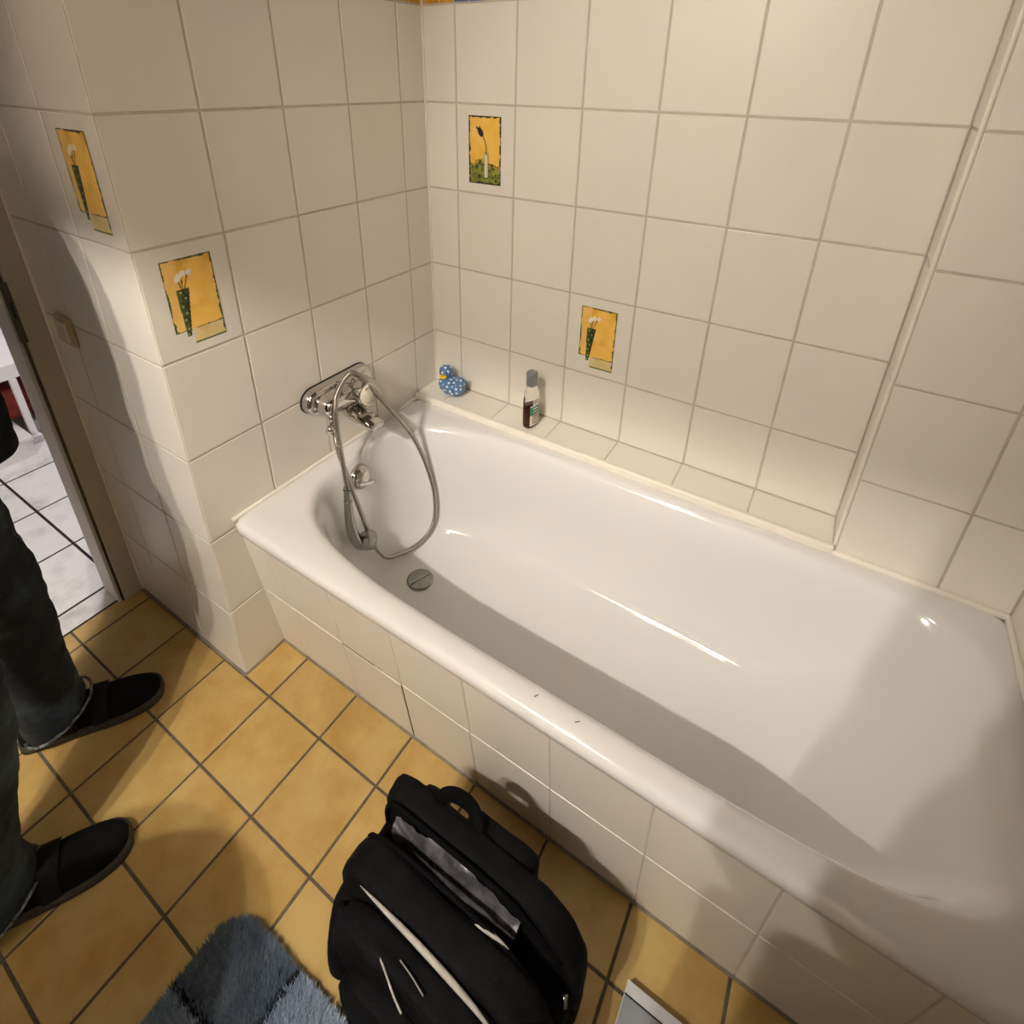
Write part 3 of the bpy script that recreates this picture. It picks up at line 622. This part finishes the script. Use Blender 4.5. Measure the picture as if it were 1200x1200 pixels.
# ------------------------------------------------------------------ bath rug
RX0, RX1, RY1, RY0 = 0.432, 0.86, -0.449, -1.20
rg = empty('bath_rug', (0.73, -0.85, 0.0)); tag(rg, 'fluffy grey blue bath rug with black lines on the ochre floor', 'bath rug')
def rr_out(ins, r, n=10):
    x0, x1, y0, y1 = RX0+ins, RX1-ins, RY0+ins, RY1-ins; pts = []
    for cx, cy, a0 in ((x1-r, y1-r, 0), (x0+r, y1-r, 90), (x0+r, y0+r, 180), (x1-r, y0+r, 270)):
        for k in range(n+1): a = radians(a0+90*k/n); pts.append((cx+r*cos(a), cy+r*sin(a)))
    return pts
bm = bmesh.new(); R_ = [[bm.verts.new((x, y, z)) for x, y in rr_out(i_, 0.055)] for i_, z in ((0.006, 0.0005), (0.004, 0.008), (0.010, 0.012))]
for A, B in zip(R_, R_[1:]):
    for k in range(len(A)): bm.faces.new((A[k], A[(k+1) % len(A)], B[(k+1) % len(A)], B[k]))
bm.faces.new(R_[0]); bm.faces.new(R_[-1]); from_bm('backing', bm, MT['rugback'], rg)
random.seed(11)
RD, RL, RK = lin(92, 104, 116), lin(142, 156, 172), lin(8, 8, 10)
vv, ff, cc = [], [], []
def inside(x, y, r=0.06):
    dx = max(RX0+r-x, x-(RX1-r), 0); dy = max(RY0+r-y, y-(RY1-r), 0); return dx*dx+dy*dy < r*r and RX0 < x < RX1 and RY0 < y < RY1
cnt = 0
while cnt < 62000:
    x, y = random.uniform(RX0, RX1), random.uniform(RY0, RY1)
    if y < -0.80 and random.random() < .75: continue
    if not inside(x, y): continue
    cnt += 1
    u, v = x-RX0, RY1-y; wv = 0.004*noise.noise(Vector((x*60, y*60, 1)))
    ue, ve = u, v
    in_c = ue < 0.180+wv and ve < 0.132+wv
    near = (abs(ue-0.181-wv) < 0.0045 and ve < 0.136) or (abs(ve-0.134-wv) < 0.0045 and ue < 0.184)
    n_ = noise.fractal(Vector((x*14, y*14, 0)), 1, 2, 3)
    c = RK if near else mixc(RD if in_c else RL, lin(68, 80, 96) if in_c else lin(112, 126, 146), .5+.9*n_)
    j = random.uniform(.75, 1.3); c = tuple(q*j for q in c)
    ang = 2.2+1.3*noise.noise(Vector((x*18, y*18, 4)))+random.uniform(-.9, .9)
    edge = min(u, v, RX1-x); h = random.uniform(0.017, 0.026); ln = random.uniform(0.007, 0.017)
    ox, oy = (RX0+.1-x)*0, 0
    d = Vector((cos(ang), sin(ang), 0))
    if edge < .02:
        e = Vector((-1 if u == ue and u < v else 0, 1 if v < u else 0, 0)); d = (d+e*.8).normalized(); h *= .75
    s = Vector((-d.y, d.x, 0))*random.uniform(.0011, .0019)
    b0 = Vector((x, y, 0.009)); m1 = b0+d*ln*.35+Vector((0, 0, h*.65)); t1 = b0+d*ln+Vector((0, 0, h))
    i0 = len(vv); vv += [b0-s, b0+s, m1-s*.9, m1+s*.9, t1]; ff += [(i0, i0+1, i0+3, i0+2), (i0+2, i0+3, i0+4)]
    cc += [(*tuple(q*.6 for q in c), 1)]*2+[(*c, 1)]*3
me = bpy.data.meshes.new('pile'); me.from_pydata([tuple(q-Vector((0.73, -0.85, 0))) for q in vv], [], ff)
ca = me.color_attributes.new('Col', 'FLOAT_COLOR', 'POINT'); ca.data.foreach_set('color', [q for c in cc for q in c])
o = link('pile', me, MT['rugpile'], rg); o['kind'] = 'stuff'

# ------------------------------------------------------------------ bathroom scale
sc_ = empty('bathroom_scale', (1.30, -0.28, 0.0)); tag(sc_, 'grey topped bathroom scale with a white rim lying beside the backpack', 'scale')
box('frame', MT['scalealu'], 1.143, 1.46, -0.44, -0.122, 0.006, 0.030, 0.002, sc_)
box('top_plate', MT['scaletop'], 1.1445, 1.4585, -0.4385, -0.1445, 0.026, 0.0315, 0.001, sc_)
bm = bmesh.new(); bm_box(bm, 1.144, 1.459, -0.1440, -0.1420, 0.0295, 0.0312); from_bm('gap', bm, MT['black'], sc_, False)
for fx_ in (1.17, 1.43):
    for fy_ in (-0.15, -0.41): lathe('foot', MT['black'], [(0, 0.0005), (0.013, 0.0005), (0.013, 0.007), (0, 0.007)], (fx_, fy_, 0), (0, 0, 1), sc_, 14)

# ------------------------------------------------------------------ backpack
bp = empty('backpack', (0.86, -0.34, 0.0)); tag(bp, 'black backpack standing half open on the floor beside the tub front', 'backpack')
def slab(y0, y1, x0, x1, z0, z1, rl, rr_, edge, amp=0.004, seed=0, top_lean=0.0, bulge=0.0, bot_r=0.03):
    """upright padded slab: rounded outline in x-z, rounded across y."""
    out = []
    def arc(cx, cz, r, a0, a1, n=9):
        for k in range(n+1): a = radians(a0+(a1-a0)*k/n); out.append((cx+r*cos(a), cz+r*sin(a)))
    arc(x1-bot_r, z0+bot_r, bot_r, -90, 0, 4)
    for k in range(1, 8): out.append((x1, z0+bot_r+(z1-rr_-z0-bot_r)*k/8))
    arc(x1-rr_, z1-rr_, rr_, 0, 90)
    for k in range(1, 10): out.append((x1-rr_+(x0+rl-x1+rr_)*k/10, z1))
    arc(x0+rl, z1-rl, rl, 90, 180)
    for k in range(1, 8): out.append((x0, z1-rl-(z1-rl-z0-bot_r)*k/8))
    arc(x0+bot_r, z0+bot_r, bot_r, 180, 270, 4)
    cx, cz = (x0+x1)/2, (z0+z1)/2; bm = bmesh.new(); rings = []
    prof = [(1.0, -.0, .0)]
    ys = [(0.0, .80), (0.02, .93), (.12, .985), (.3, 1.0), (.5, 1.0), (.7, 1.0), (.88, .985), (.98, .93), (1.0, .80)]
    inner_s = [.55, .25]
    def ring(s, y, bl_):
        r = []
        for (x, z) in out:
            k = (1-s) if s < 1 else 0
            ex = (x-cx)*(1-k) + cx; ez = (z-cz)*(1-k)+cz
            yy = y+top_lean*(z-z0)
            r.append(bm.verts.new((ex, yy+bl_, ez)))
        return r
    L_ = []
    th = y1-y0
    L_.append(ring(.3, y0, -bulge)); L_.append(ring(.6, y0, -bulge*.75))
    for f, s in ys:
        k = 1-(1-s)*min(1, edge/0.03)
        L_.append(ring(k, y0+th*f, -bulge*.3*(1-f) if s < .99 else 0))
    L_.append(ring(.6, y1, 0)); L_.append(ring(.3, y1, 0))
    n = len(out)
    for A, B in zip(L_, L_[1:]):
        for k in range(n): bm.faces.new((A[k], A[(k+1) % n], B[(k+1) % n], B[k]))
    bm.faces.new(L_[0]); bm.faces.new(L_[-1])
    bmesh.ops.subdivide_edges(bm, edges=bm.edges[:], cuts=1, use_grid_fill=True, smooth=0.5)
    wrinkle(bm, amp, 11, 1.0, seed)
    for v in bm.verts: v.co.z = max(v.co.z, 0.001)
    return bm
from_bm('back_panel', slab(-0.240, -0.186, 0.662, 1.082, 0.0, 0.332, 0.040, 0.140, 0.03, .004, 1), MT['bag'], bp)
from_bm('main_compartment', slab(-0.358, -0.292, 0.664, 1.076, 0.0, 0.326, 0.065, 0.13, 0.03, .006, 2), MT['bag'], bp)
from_bm('gusset', slab(-0.300, -0.225, 0.664, 1.074, 0.0, 0.255, 0.03, 0.12, 0.02, .003, 8), MT['bagdark'], bp)
from_bm('front_compartment', slab(-0.412, -0.357, 0.690, 1.050, 0.0, 0.300, 0.09, 0.13, 0.03, .006, 3), MT['bag'], bp)
from_bm('front_pocket', slab(-0.442, -0.408, 0.730, 1.010, 0.0, 0.235, 0.08, 0.10, 0.02, .003, 4), MT['bag'], bp)
# silver lining that shows in the open mouth: a crumpled sheet hanging on the inside of the back panel
bm = bmesh.new(); nx_, nz_ = 60, 16; V = {}
for i in range(nx_+1):
    for j in range(nz_+1):
        u, v = i/nx_, j/nz_; x = 0.697+0.272*u; top = 0.320-0.010*u-.030*(2*u-1)**2; sp_ = sin(pi*(.07+.86*u))**.75
        z = top-v*0.085*sp_-.003; y = -0.242-v*0.050*sp_-0.006*sin(pi*v)
        y += 0.006*noise.noise(Vector((x*14, z*130, 0)))+.002*noise.noise(Vector((x*90, z*90, 5))); V[(i, j)] = bm.verts.new((x, y, z))
for i in range(nx_):
    for j in range(nz_): bm.faces.new((V[(i, j)], V[(i+1, j)], V[(i+1, j+1)], V[(i, j+1)]))
from_bm('lining', bm, MT['lining'], bp)['label'] = 'crumpled silver lining in the open mouth'
def spindle(pts, wmax, n=40, p=.8):
    P = cr(pts, n); return P, [max(.0006, wmax*sin(pi*(i/(n-1)))**p) for i in range(n)]
P, Rr = spindle([(0.722, -0.358, 0.315), (0.780, -0.361, 0.325), (0.850, -0.363, 0.327), (0.920, -0.366, 0.325), (0.975, -0.368, 0.312), (1.02, -0.370, 0.28)], 0.0052)
tube('piping', MT['piping'], P, Rr, bp, seg=8)['label'] = 'pale grey piping along the front compartment'
P, Rr = spindle([(0.915, -0.296, 0.326), (0.945, -0.291, 0.324), (0.975, -0.288, 0.316)], 0.0036, n=16)
tube('reflective_tab', MT['piping'], P, Rr, bp, seg=8)
for pts, r in (([(0.800, -0.398, 0.298), (0.825, -0.408, 0.298), (0.850, -0.418, 0.290), (0.870, -0.424, 0.285)], .0018), ([(0.835, -0.386, 0.303), (0.862, -0.390, 0.304), (0.890, -0.396, 0.303)], .0010)):
    tube('zip_edge', MT['piping'], pts, r, bp, n=20, seg=6)
tube('main_zip', MT['bagdark'], [(0.668, -0.293, 0.23), (0.678, -0.292, 0.28), (0.715, -0.291, 0.320), (0.80, -0.290, 0.329), (0.90, -0.290, 0.329), (0.97, -0.290, 0.314), (1.045, -0.291, 0.26)], 0.0045, bp, n=60, seg=6)
tube('lid_edge', MT['bagdark'], [(0.668, -0.240, 0.23), (0.674, -0.242, 0.29), (0.705, -0.243, 0.327), (0.80, -0.244, 0.333), (0.90, -0.244, 0.333), (0.97, -0.243, 0.318), (1.045, -0.242, 0.26)], 0.0050, bp, n=60, seg=6)
tube('carry_handle', MT['bagdark'], [(0.766, -0.198, 0.325), (0.772, -0.188, 0.346), (0.792, -0.178, 0.350), (0.822, -0.176, 0.348), (0.842, -0.183, 0.338), (0.852, -0.196, 0.325)], [0.012, .013, .014, .014, .013, .012], bp, n=28, seg=10, flat=.4, up=(0, 1, 0))
from_bm('strap_pad', slab(-0.192, -0.158, 0.815, 0.962, 0.02, 0.318, 0.03, 0.022, 0.012, .002, 9), MT['bag'], bp)
tube('shoulder_strap', MT['bag'], [(0.765, -0.184, 0.315), (0.745, -0.176, 0.300), (0.735, -0.174, 0.25), (0.73, -0.176, 0.18), (0.73, -0.178, 0.10), (0.725, -0.186, 0.03)], [.020, .026, .030, .03, .026, .018], bp, n=36, seg=12, flat=.30, up=(0, 1, 0.4))
for (x, y, z) in ((0.682, -0.290, 0.296), (0.672, -0.330, 0.266), (0.684, -0.375, 0.235)):
    tube('zip_puller', MT['bagdark'], [(x+.008, y, z+.006), (x, y-.002, z+.004), (x-.008, y-.004, z-.006)], [.003, .004, .003], bp, n=8, seg=8, flat=.5)
bm = remesh_blobs([((0.682, -0.345, 0.13), (0.040, 0.062, 0.11)), ((0.690, -0.375, 0.10), (0.035, 0.05, 0.095)), ((0.70, -0.34, 0.05), (0.05, 0.07, 0.049))], 0.007, 3); wrinkle(bm, .004, 14); from_bm('side_pocket', bm, MT['bag'], bp)
tube('buckle', MT['steel'], [(1.064, -0.255, 0.215), (1.068, -0.265, 0.202)], .005, bp, seg=8)

# ------------------------------------------------------------------ people
def person(name, base, yaw, label, arms, look_down=0.3, coat_len=0.80, phone=False, legs=None, step=None):
    """adult of 1.76 m. local frame: facing +y, right is +x. arms: list of 2 joint chains [shoulder, elbow, wrist]; legs: [(hip, knee, ankle, toe_dir)]"""
    root = empty(name, base); tag(root, label, 'person')
    RZ = Matrix.Rotation(yaw, 3, 'Z'); Bv = Vector(base)
    W = lambda x, y, z: Bv+RZ @ Vector((x, y, z))
    WV = lambda p: W(*p)
    # ---- body: legs, trunk, neck, head, arms in one continuous skin
    bl = []
    hd_ = 1.62
    bl += [(W(0, 0.0, 1.00), (0.155, 0.11, 0.12), RZ), (W(0, 0.0, 1.15), (0.14, 0.10, 0.13), RZ), (W(0, 0.0, 1.30), (0.17, 0.105, 0.13), RZ), (W(0, -0.01, 1.40), (0.175, 0.085, 0.07), RZ)]
    bl += limb(W(0, -0.015, 1.42), W(0, 0.015, 1.56), 0.058, 0.052)
    tl = Matrix.Rotation(-look_down, 3, 'X')
    H = lambda x, y, z: W(*(Vector((0, 0.01, 1.56))+tl @ Vector((x, y, z))))
    hr = RZ @ tl
    bl += [(H(0, 0.015, 0.125), (0.074, 0.092, 0.088), hr), (H(0, 0.035, 0.055), (0.060, 0.070, 0.072), hr), (H(0, 0.065, 0.012), (0.030, 0.026, 0.020), hr), (H(0, 0.112, 0.070), (0.012, 0.018, 0.018), hr), (H(0, 0.103, 0.095), (0.010, 0.012, 0.022), hr),
           (H(-0.076, 0.0, 0.085), (0.008, 0.018, 0.030), hr), (H(0.076, 0.0, 0.085), (0.008, 0.018, 0.030), hr), (H(-.034, .088, .118), (.022, .012, .008), hr), (H(.034, .088, .118), (.022, .012, .008), hr)]
    for (hip, knee, ank, td) in legs:
        bl += limb(WV(hip), WV(knee), 0.082, 0.056)+limb(WV(knee), WV(ank), 0.056, 0.038)
        ft = Vector((td[0], td[1], 0)).normalized(); a_ = Vector(ank)
        bl += limb(WV(a_+Vector((0, 0, -0.035))), WV(a_+ft*0.13+Vector((0, 0, -0.055))), 0.035, 0.026)
    fingers = []
    for (sh, el, wr_, hdir, pn) in arms:
        bl += limb(WV(sh), WV(el), 0.050, 0.038)+limb(WV(el), WV(wr_), 0.038, 0.026)
        hv = Vector(hdir).normalized(); pv = Vector(pn).normalized(); sv = hv.cross(pv).normalized(); wv = Vector(wr_)
        pr = RZ @ Matrix((sv, pv, hv)).transposed()
        bl += [(WV(wv+hv*0.045), (0.040, 0.016, 0.050), pr)]
        for k, (off, ln) in enumerate(((-0.030, .072), (-0.010, .082), (0.010, .077), (0.029, .062))):
            b0 = wv+hv*0.085+sv*off; b1 = b0+hv*ln*.45+pv*.008; b2 = b1+hv*ln*.32+pv*.020; b3 = b2+hv*ln*.16+pv*.022
            bl += limb(WV(b0), WV(b1), .0092, .0086, 5)+limb(WV(b1), WV(b2), .0086, .0080, 4)+limb(WV(b2), WV(b3), .008, .0072, 3)
        b0 = wv+hv*0.030-sv*0.036; b1 = b0+hv*.030-sv*.022+pv*.010; b2 = b1+hv*.028-sv*.004+pv*.012
        bl += limb(WV(b0), WV(b1), .0115, .0100, 4)+limb(WV(b1), WV(b2), .010, .0088, 4)
    bm = remesh_blobs(bl, 0.0058, 3)
    from_bm('body', bm, MT['skin'], root)
    for s in (-1, 1):
        bm = bmesh.new(); bmesh.ops.create_icosphere(bm, subdivisions=2, radius=0.0115, matrix=Matrix.Translation(H(s*0.032, 0.088, 0.100))); from_bm('eye', bm, MT['eye'], root)
    from_bm('mouth', remesh_blobs([(H(0, .094, .034), (.024, .010, .0050), hr), (H(0, .094, .028), (.020, .010, .0050), hr)], .003, 1), MT['lip'], root)
    bm = remesh_blobs([(H(0, -0.004, 0.150), (0.084, 0.098, 0.078), hr), (H(0, -0.045, 0.095), (0.076, 0.062, 0.085), hr), (H(-.062, .0, .125), (.026, .050, .050), hr), (H(.062, .0, .125), (.026, .050, .050), hr)], 0.008, 2)
    wrinkle(bm, .006, 30); from_bm('hair', bm, MT['hair'], root)
    # ---- jeans
    jb = [(W(0, 0.0, 0.97), (0.175, 0.125, 0.10), RZ), (W(0, 0.0, 0.90), (0.175, 0.125, 0.10), RZ)]
    for (hip, knee, ank, td) in legs:
        h_, k_, a_ = Vector(hip), Vector(knee), Vector(ank); ft = Vector((td[0], td[1], 0)).normalized()
        jb += limb(WV(h_), WV(k_), 0.100, 0.079, 14)+limb(WV(k_), WV(a_+Vector((0, 0, 0.05))), 0.079, 0.070, 14)
        jb += limb(WV(a_+Vector((0, 0, 0.05))), WV(a_+ft*.010+Vector((0, 0, -0.06))), 0.070, 0.074, 8)
    bm = remesh_blobs(jb, 0.008, 3)
    cutp = W(0, 0, 0.050); cutn = RZ @ Vector((0, -0.42, 1)).normalized()      # hems ride up over the instep
    wrinkle(bm, .009, 7, 1.3, 3.0)
    bmesh.ops.bisect_plane(bm, geom=bm.verts[:]+bm.edges[:]+bm.faces[:], plane_co=cutp, plane_no=-cutn, clear_outer=True)
    jn = from_bm('jeans', bm, MT['jeans'], root)
    for (hip, knee, ank, td) in legs:
        a_ = Vector(ank); ft = Vector((td[0], td[1], 0)).normalized(); c0 = a_+ft*.010
        ring = []
        for k in range(41):
            t = 2*pi*k/40; rr = 0.0735+.003*noise.noise(Vector((cos(t)*3, sin(t)*3, ank[0]*9))); px_, py_ = c0.x+rr*cos(t), c0.y+rr*sin(t)
            ring.append(WV((px_, py_, max(.004, 0.051+0.42*py_)+0.003*noise.noise(Vector((cos(t)*4, sin(t)*4, 2))))))
        bm = bmesh.new(); bm_tube(bm, ring, [0.0030+.0010*noise.noise(Vector((k*.9, 0, 0))) for k in range(41)], 7, cap=False); from_bm('hem', bm, MT['hem'], jn)['label'] = 'frayed pale hem'
    # ---- coat
    cb = [(W(0, 0.0, 1.38), (0.19, 0.115, 0.085), RZ), (W(0, 0.0, 1.28), (0.195, 0.135, 0.14), RZ), (W(0, 0.0, 1.13), (0.185, 0.135, 0.15), RZ)]
    z = 1.05
    while z > coat_len+.02:
        cb.append((W(0, 0.0, z), (0.195, 0.150, 0.06), RZ)); z -= .035
    if not phone: cb += [(W(-0.154, 0.088, zz), (0.066, 0.066, 0.05), RZ) for zz in (.815, .84, .87, .90, .94)]+[(W(0.165, 0.070, zz), (0.062, 0.062, 0.05), RZ) for zz in (.80, .83, .86, .89, .93)]
    cb += limb(W(0, -0.01, 1.42), W(0, 0, 1.475), 0.085, 0.070)
    for (sh, el, wr_, hdir, pn) in arms:
        cb += limb(WV(sh), WV(el), 0.072, 0.060)+limb(WV(el), WV(Vector(wr_)-(Vector(wr_)-Vector(el)).normalized()*.0), 0.060, 0.047)
    bm = remesh_blobs(cb, 0.0095, 3); wrinkle(bm, .009, 8, 1.0, 6.0)
    from_bm('coat', bm, MT['coat'], root)
    # ---- shoes
    for (hip, knee, ank, td) in legs:
        a_ = Vector(ank); ft = Vector((td[0], td[1], 0)).normalized(); sd = Vector((ft.y, -ft.x, 0))
        heel = Vector((a_.x, a_.y, 0))-ft*0.075
        def SP(l, s, z): return WV(heel+ft*l+sd*s+Vector((0, 0, z)))
        prof = [(0.0, .010, .055), (.012, .030, .075), (.05, .037, .088), (.095, .040, .086), (.14, .044, .074), (.19, .049, .060), (.235, .048, .050), (.265, .040, .043), (.284, .026, .036), (.292, .010, .028)]
        bm = bmesh.new(); rings = []; sg = 16; zsole = 0.022
        pc = cr([Vector(q) for q in prof], 30)
        for q in pc:
            ring = []
            for k in range(sg+1):
                t = pi*k/sg; ring.append(bm.verts.new(SP(q.x, q.y*math.copysign(abs(cos(t))**.75, cos(t)), zsole+(max(q.z, .03)-zsole)*sin(t)**.8)))
            rings.append(ring)
        for A, B in zip(rings, rings[1:]):
            for k in range(sg): bm.faces.new((A[k], A[k+1], B[k+1], B[k]))
            bm.faces.new((A[0], A[-1], B[-1], B[0]))
        bm.faces.new(rings[0]); bm.faces.new(rings[-1]); bmesh.ops.remove_doubles(bm, verts=bm.verts[:], dist=.0002)
        sh_ = from_bm('shoe', bm, MT['shoe'], root)
        bm = bmesh.new(); lo_, hi_, ml_ = [], [], []
        outl = [(q.x-.003 if q.x < .02 else q.x+.004*(q.x > .26), q.y+.0035) for q in pc]
        for l, s in outl+[(l, -s) for l, s in outl[::-1]]:
            lo_.append(bm.verts.new(SP(l, s, 0.0008))); ml_.append(bm.verts.new(SP(l, s*1.01, 0.012))); hi_.append(bm.verts.new(SP(l, s*.985, 0.024)))
        n = len(lo_)
        for k in range(n):
            bm.faces.new((lo_[k], lo_[(k+1) % n], ml_[(k+1) % n], ml_[k])); bm.faces.new((ml_[k], ml_[(k+1) % n], hi_[(k+1) % n], hi_[k]))
        bm.faces.new(lo_); bm.faces.new(hi_); from_bm('sole', bm, MT['sole'], sh_)
        for l, hw, top in ((.105, .0425, .0875), (.168, .0480, .0685)):
            bm = bmesh.new(); rg_ = []
            for dl in (-.016, .016):
                rg_.append([bm.verts.new(SP(l+dl, (hw+.0025)*math.copysign(abs(cos(pi*k/14))**.75, cos(pi*k/14)), zsole+(top-.0*(dl)-dl*.30-zsole+.003)*sin(pi*k/14)**.8)) for k in range(-0, 12)])
            for k in range(11): bm.faces.new((rg_[0][k], rg_[0][k+1], rg_[1][k+1], rg_[1][k]))
            g_ = bmesh.ops.extrude_face_region(bm, geom=bm.faces[:]); 
            for v in [q for q in g_['geom'] if isinstance(q, bmesh.types.BMVert)]: v.co += Vector((0, 0, .0025))
            from_bm('velcro_strap', bm, MT['strapm'], sh_)
    return root

# bystander at the left, facing the tub; only legs, hem of the coat and shoes are in the frame
LEGS1 = [((-0.095, 0.0, 0.90), (-0.125, 0.030, 0.49), (-0.143, 0.015, 0.085), (0.0, 1.0)), ((0.095, 0.0, 0.90), (0.150, 0.030, 0.49), (0.205, -0.035, 0.085), (-0.08, 1.0))]
ARMS1 = [((-0.205, -0.01, 1.40), (-0.265, -0.03, 1.12), (-0.160, 0.065, 0.985), (0.10, 0.0, -1), (1, 0, 0.12)), ((0.205, -0.01, 1.40), (0.270, -0.03, 1.12), (0.175, 0.075, 0.965), (-0.12, -0.02, -1), (-1, 0, 0.12))]
by_ = person('person', (-0.150, -0.570, 0.0), radians(-30), 'person in black coat and frayed dark jeans standing by the door', ARMS1, 0.25, 0.76, legs=LEGS1); by_.scale = (1.06, 1.06, 1.06)
# the person taking the picture stands behind the camera; the body shades the right end of the tub
LEGS2 = [((-0.095, 0.0, 0.90), (-0.110, 0.02, 0.49), (-0.120, 0.0, 0.085), (-.1, 1.0)), ((0.095, 0.0, 0.90), (0.110, 0.02, 0.49), (0.120, 0.0, 0.085), (0.1, 1.0))]
ARMS2 = [((-0.190, 0.0, 1.44), (-0.205, 0.0, 1.19), (-0.120, 0.085, 1.36), (0.35, 0.1, 0.9), (0.4, 1, -.2)), ((0.205, 0.0, 1.40), (0.265, 0.03, 1.20), (0.140, 0.06, 1.38), (-0.35, 0.1, 0.9), (-0.4, 1, -.2))]
ph_ = person('person', (1.180, -0.80, 0.0), radians(0), 'person in dark clothes standing at the foot end of the tub with raised hands', ARMS2, 0.45, 0.86, legs=LEGS2); ph_.scale = (1.13, 1.13, 1.13)

# ------------------------------------------------------------------ washbasin, mirror cabinet and lamps on the opposite side (they throw the shadows seen on the floor)
ba = empty('washbasin', (0.403, YF, 0.80)); tag(ba, 'white rounded washbasin on the wall opposite the tub', 'washbasin')
bm = bmesh.new(); rings = []
def half_oval(hw, dp, z, n=40):
    ey = min(0.40, dp*.6); r = [(0.403+hw*cos(pi*k/n), YF+0.004+dp-ey+ey*sin(pi*k/n)) for k in range(n+1)]
    return [bm.verts.new((x, y, z)) for x, y in [(0.403+hw, YF+.004)]+r+[(0.403-hw, YF+.004)]]
for hw, dp, z in ((0.08, 0.30, 0.66), (0.16, 0.55, 0.74), (0.222, 0.78, 0.81), (0.230, 0.808, 0.84), (0.226, 0.80, 0.856), (0.20, 0.76, 0.85), (0.15, 0.62, 0.76), (0.08, 0.45, 0.72)): rings.append(half_oval(hw, dp, z))
for A, B in zip(rings, rings[1:]):
    for k in range(len(A)): bm.faces.new((A[k], A[(k+1) % len(A)], B[(k+1) % len(A)], B[k]))
bm.faces.new(rings[0]); bm.faces.new(rings[-1]); from_bm('bowl', bm, MT['enamel'], ba)
bm = bmesh.new(); bm_box(bm, 0.32, 0.48, YF+.004, YF+.26, 0.0, 0.68, 0.03, 3); from_bm('pedestal', bm, MT['enamel'], ba)
tube('tap', MT['chrome'], [(0.403, YF+.05, .82), (0.403, YF+.05, .93), (0.403, YF+.09, .97), (0.403, YF+.2, .95)], .014, ba, n=20, seg=12)
mc = empty('mirror_cabinet', (0.53, YF, 1.1)); tag(mc, 'mirror cabinet on the wall above the washbasin', 'cabinet')
box('carcass', MT['paint'], 0.18, 0.88, YF+.001, YF+.12, 1.10, 1.90, .003, mc); box('mirror_door', MT['mirror'], 0.182, 0.528, YF+.12, YF+.138, 1.102, 1.898, .001, mc); box('mirror_door', MT['mirror'], 0.532, 0.878, YF+.12, YF+.138, 1.102, 1.898, .001, mc)
ml = empty('mirror_lamp', (0.53, YF, 2.0)); tag(ml, 'shaded lamp with two bulbs above the mirror cabinet', 'lamp')
bm = bmesh.new(); bm_box(bm, 0.03, 1.03, YF+.001, -1.262, 2.19, 2.20); bm_box(bm, 0.03, 1.03, -1.272, -1.262, 1.963, 2.19); from_bm('shade', bm, MT['paint'], ml, False)
for bx in BX: lathe('bulb', MT['bulb'], [(0, 0), (.014, .004), (.018, .02), (.012, .035), (0, .04)], (bx, -1.45, 2.115), (0, 0, 1), ml, 20)
for bx in BX: lathe('socket', MT['paint'], [(0, 0), (.02, 0), (.02, .04), (0, .04)], (bx, -1.45, 2.15), (0, 0, 1), ml, 20)
cs = empty('ceiling_spotlight', (0.62, -0.95, 2.45)); tag(cs, 'small round spotlight set in the ceiling near the tub', 'spotlight')
lathe('rim', MT['chrome'], [(0.045, 0), (0.055, 0), (0.055, -0.012), (0.045, -0.012), (.045, 0)], (0.62, -0.95, 2.449), (0, 0, 1), cs, 24); lathe('lamp_face', MT['bulb'], [(0, 0), (0.044, 0), (0.044, -0.004), (0, -0.004)], (0.62, -0.95, 2.449), (0, 0, 1), cs, 24)
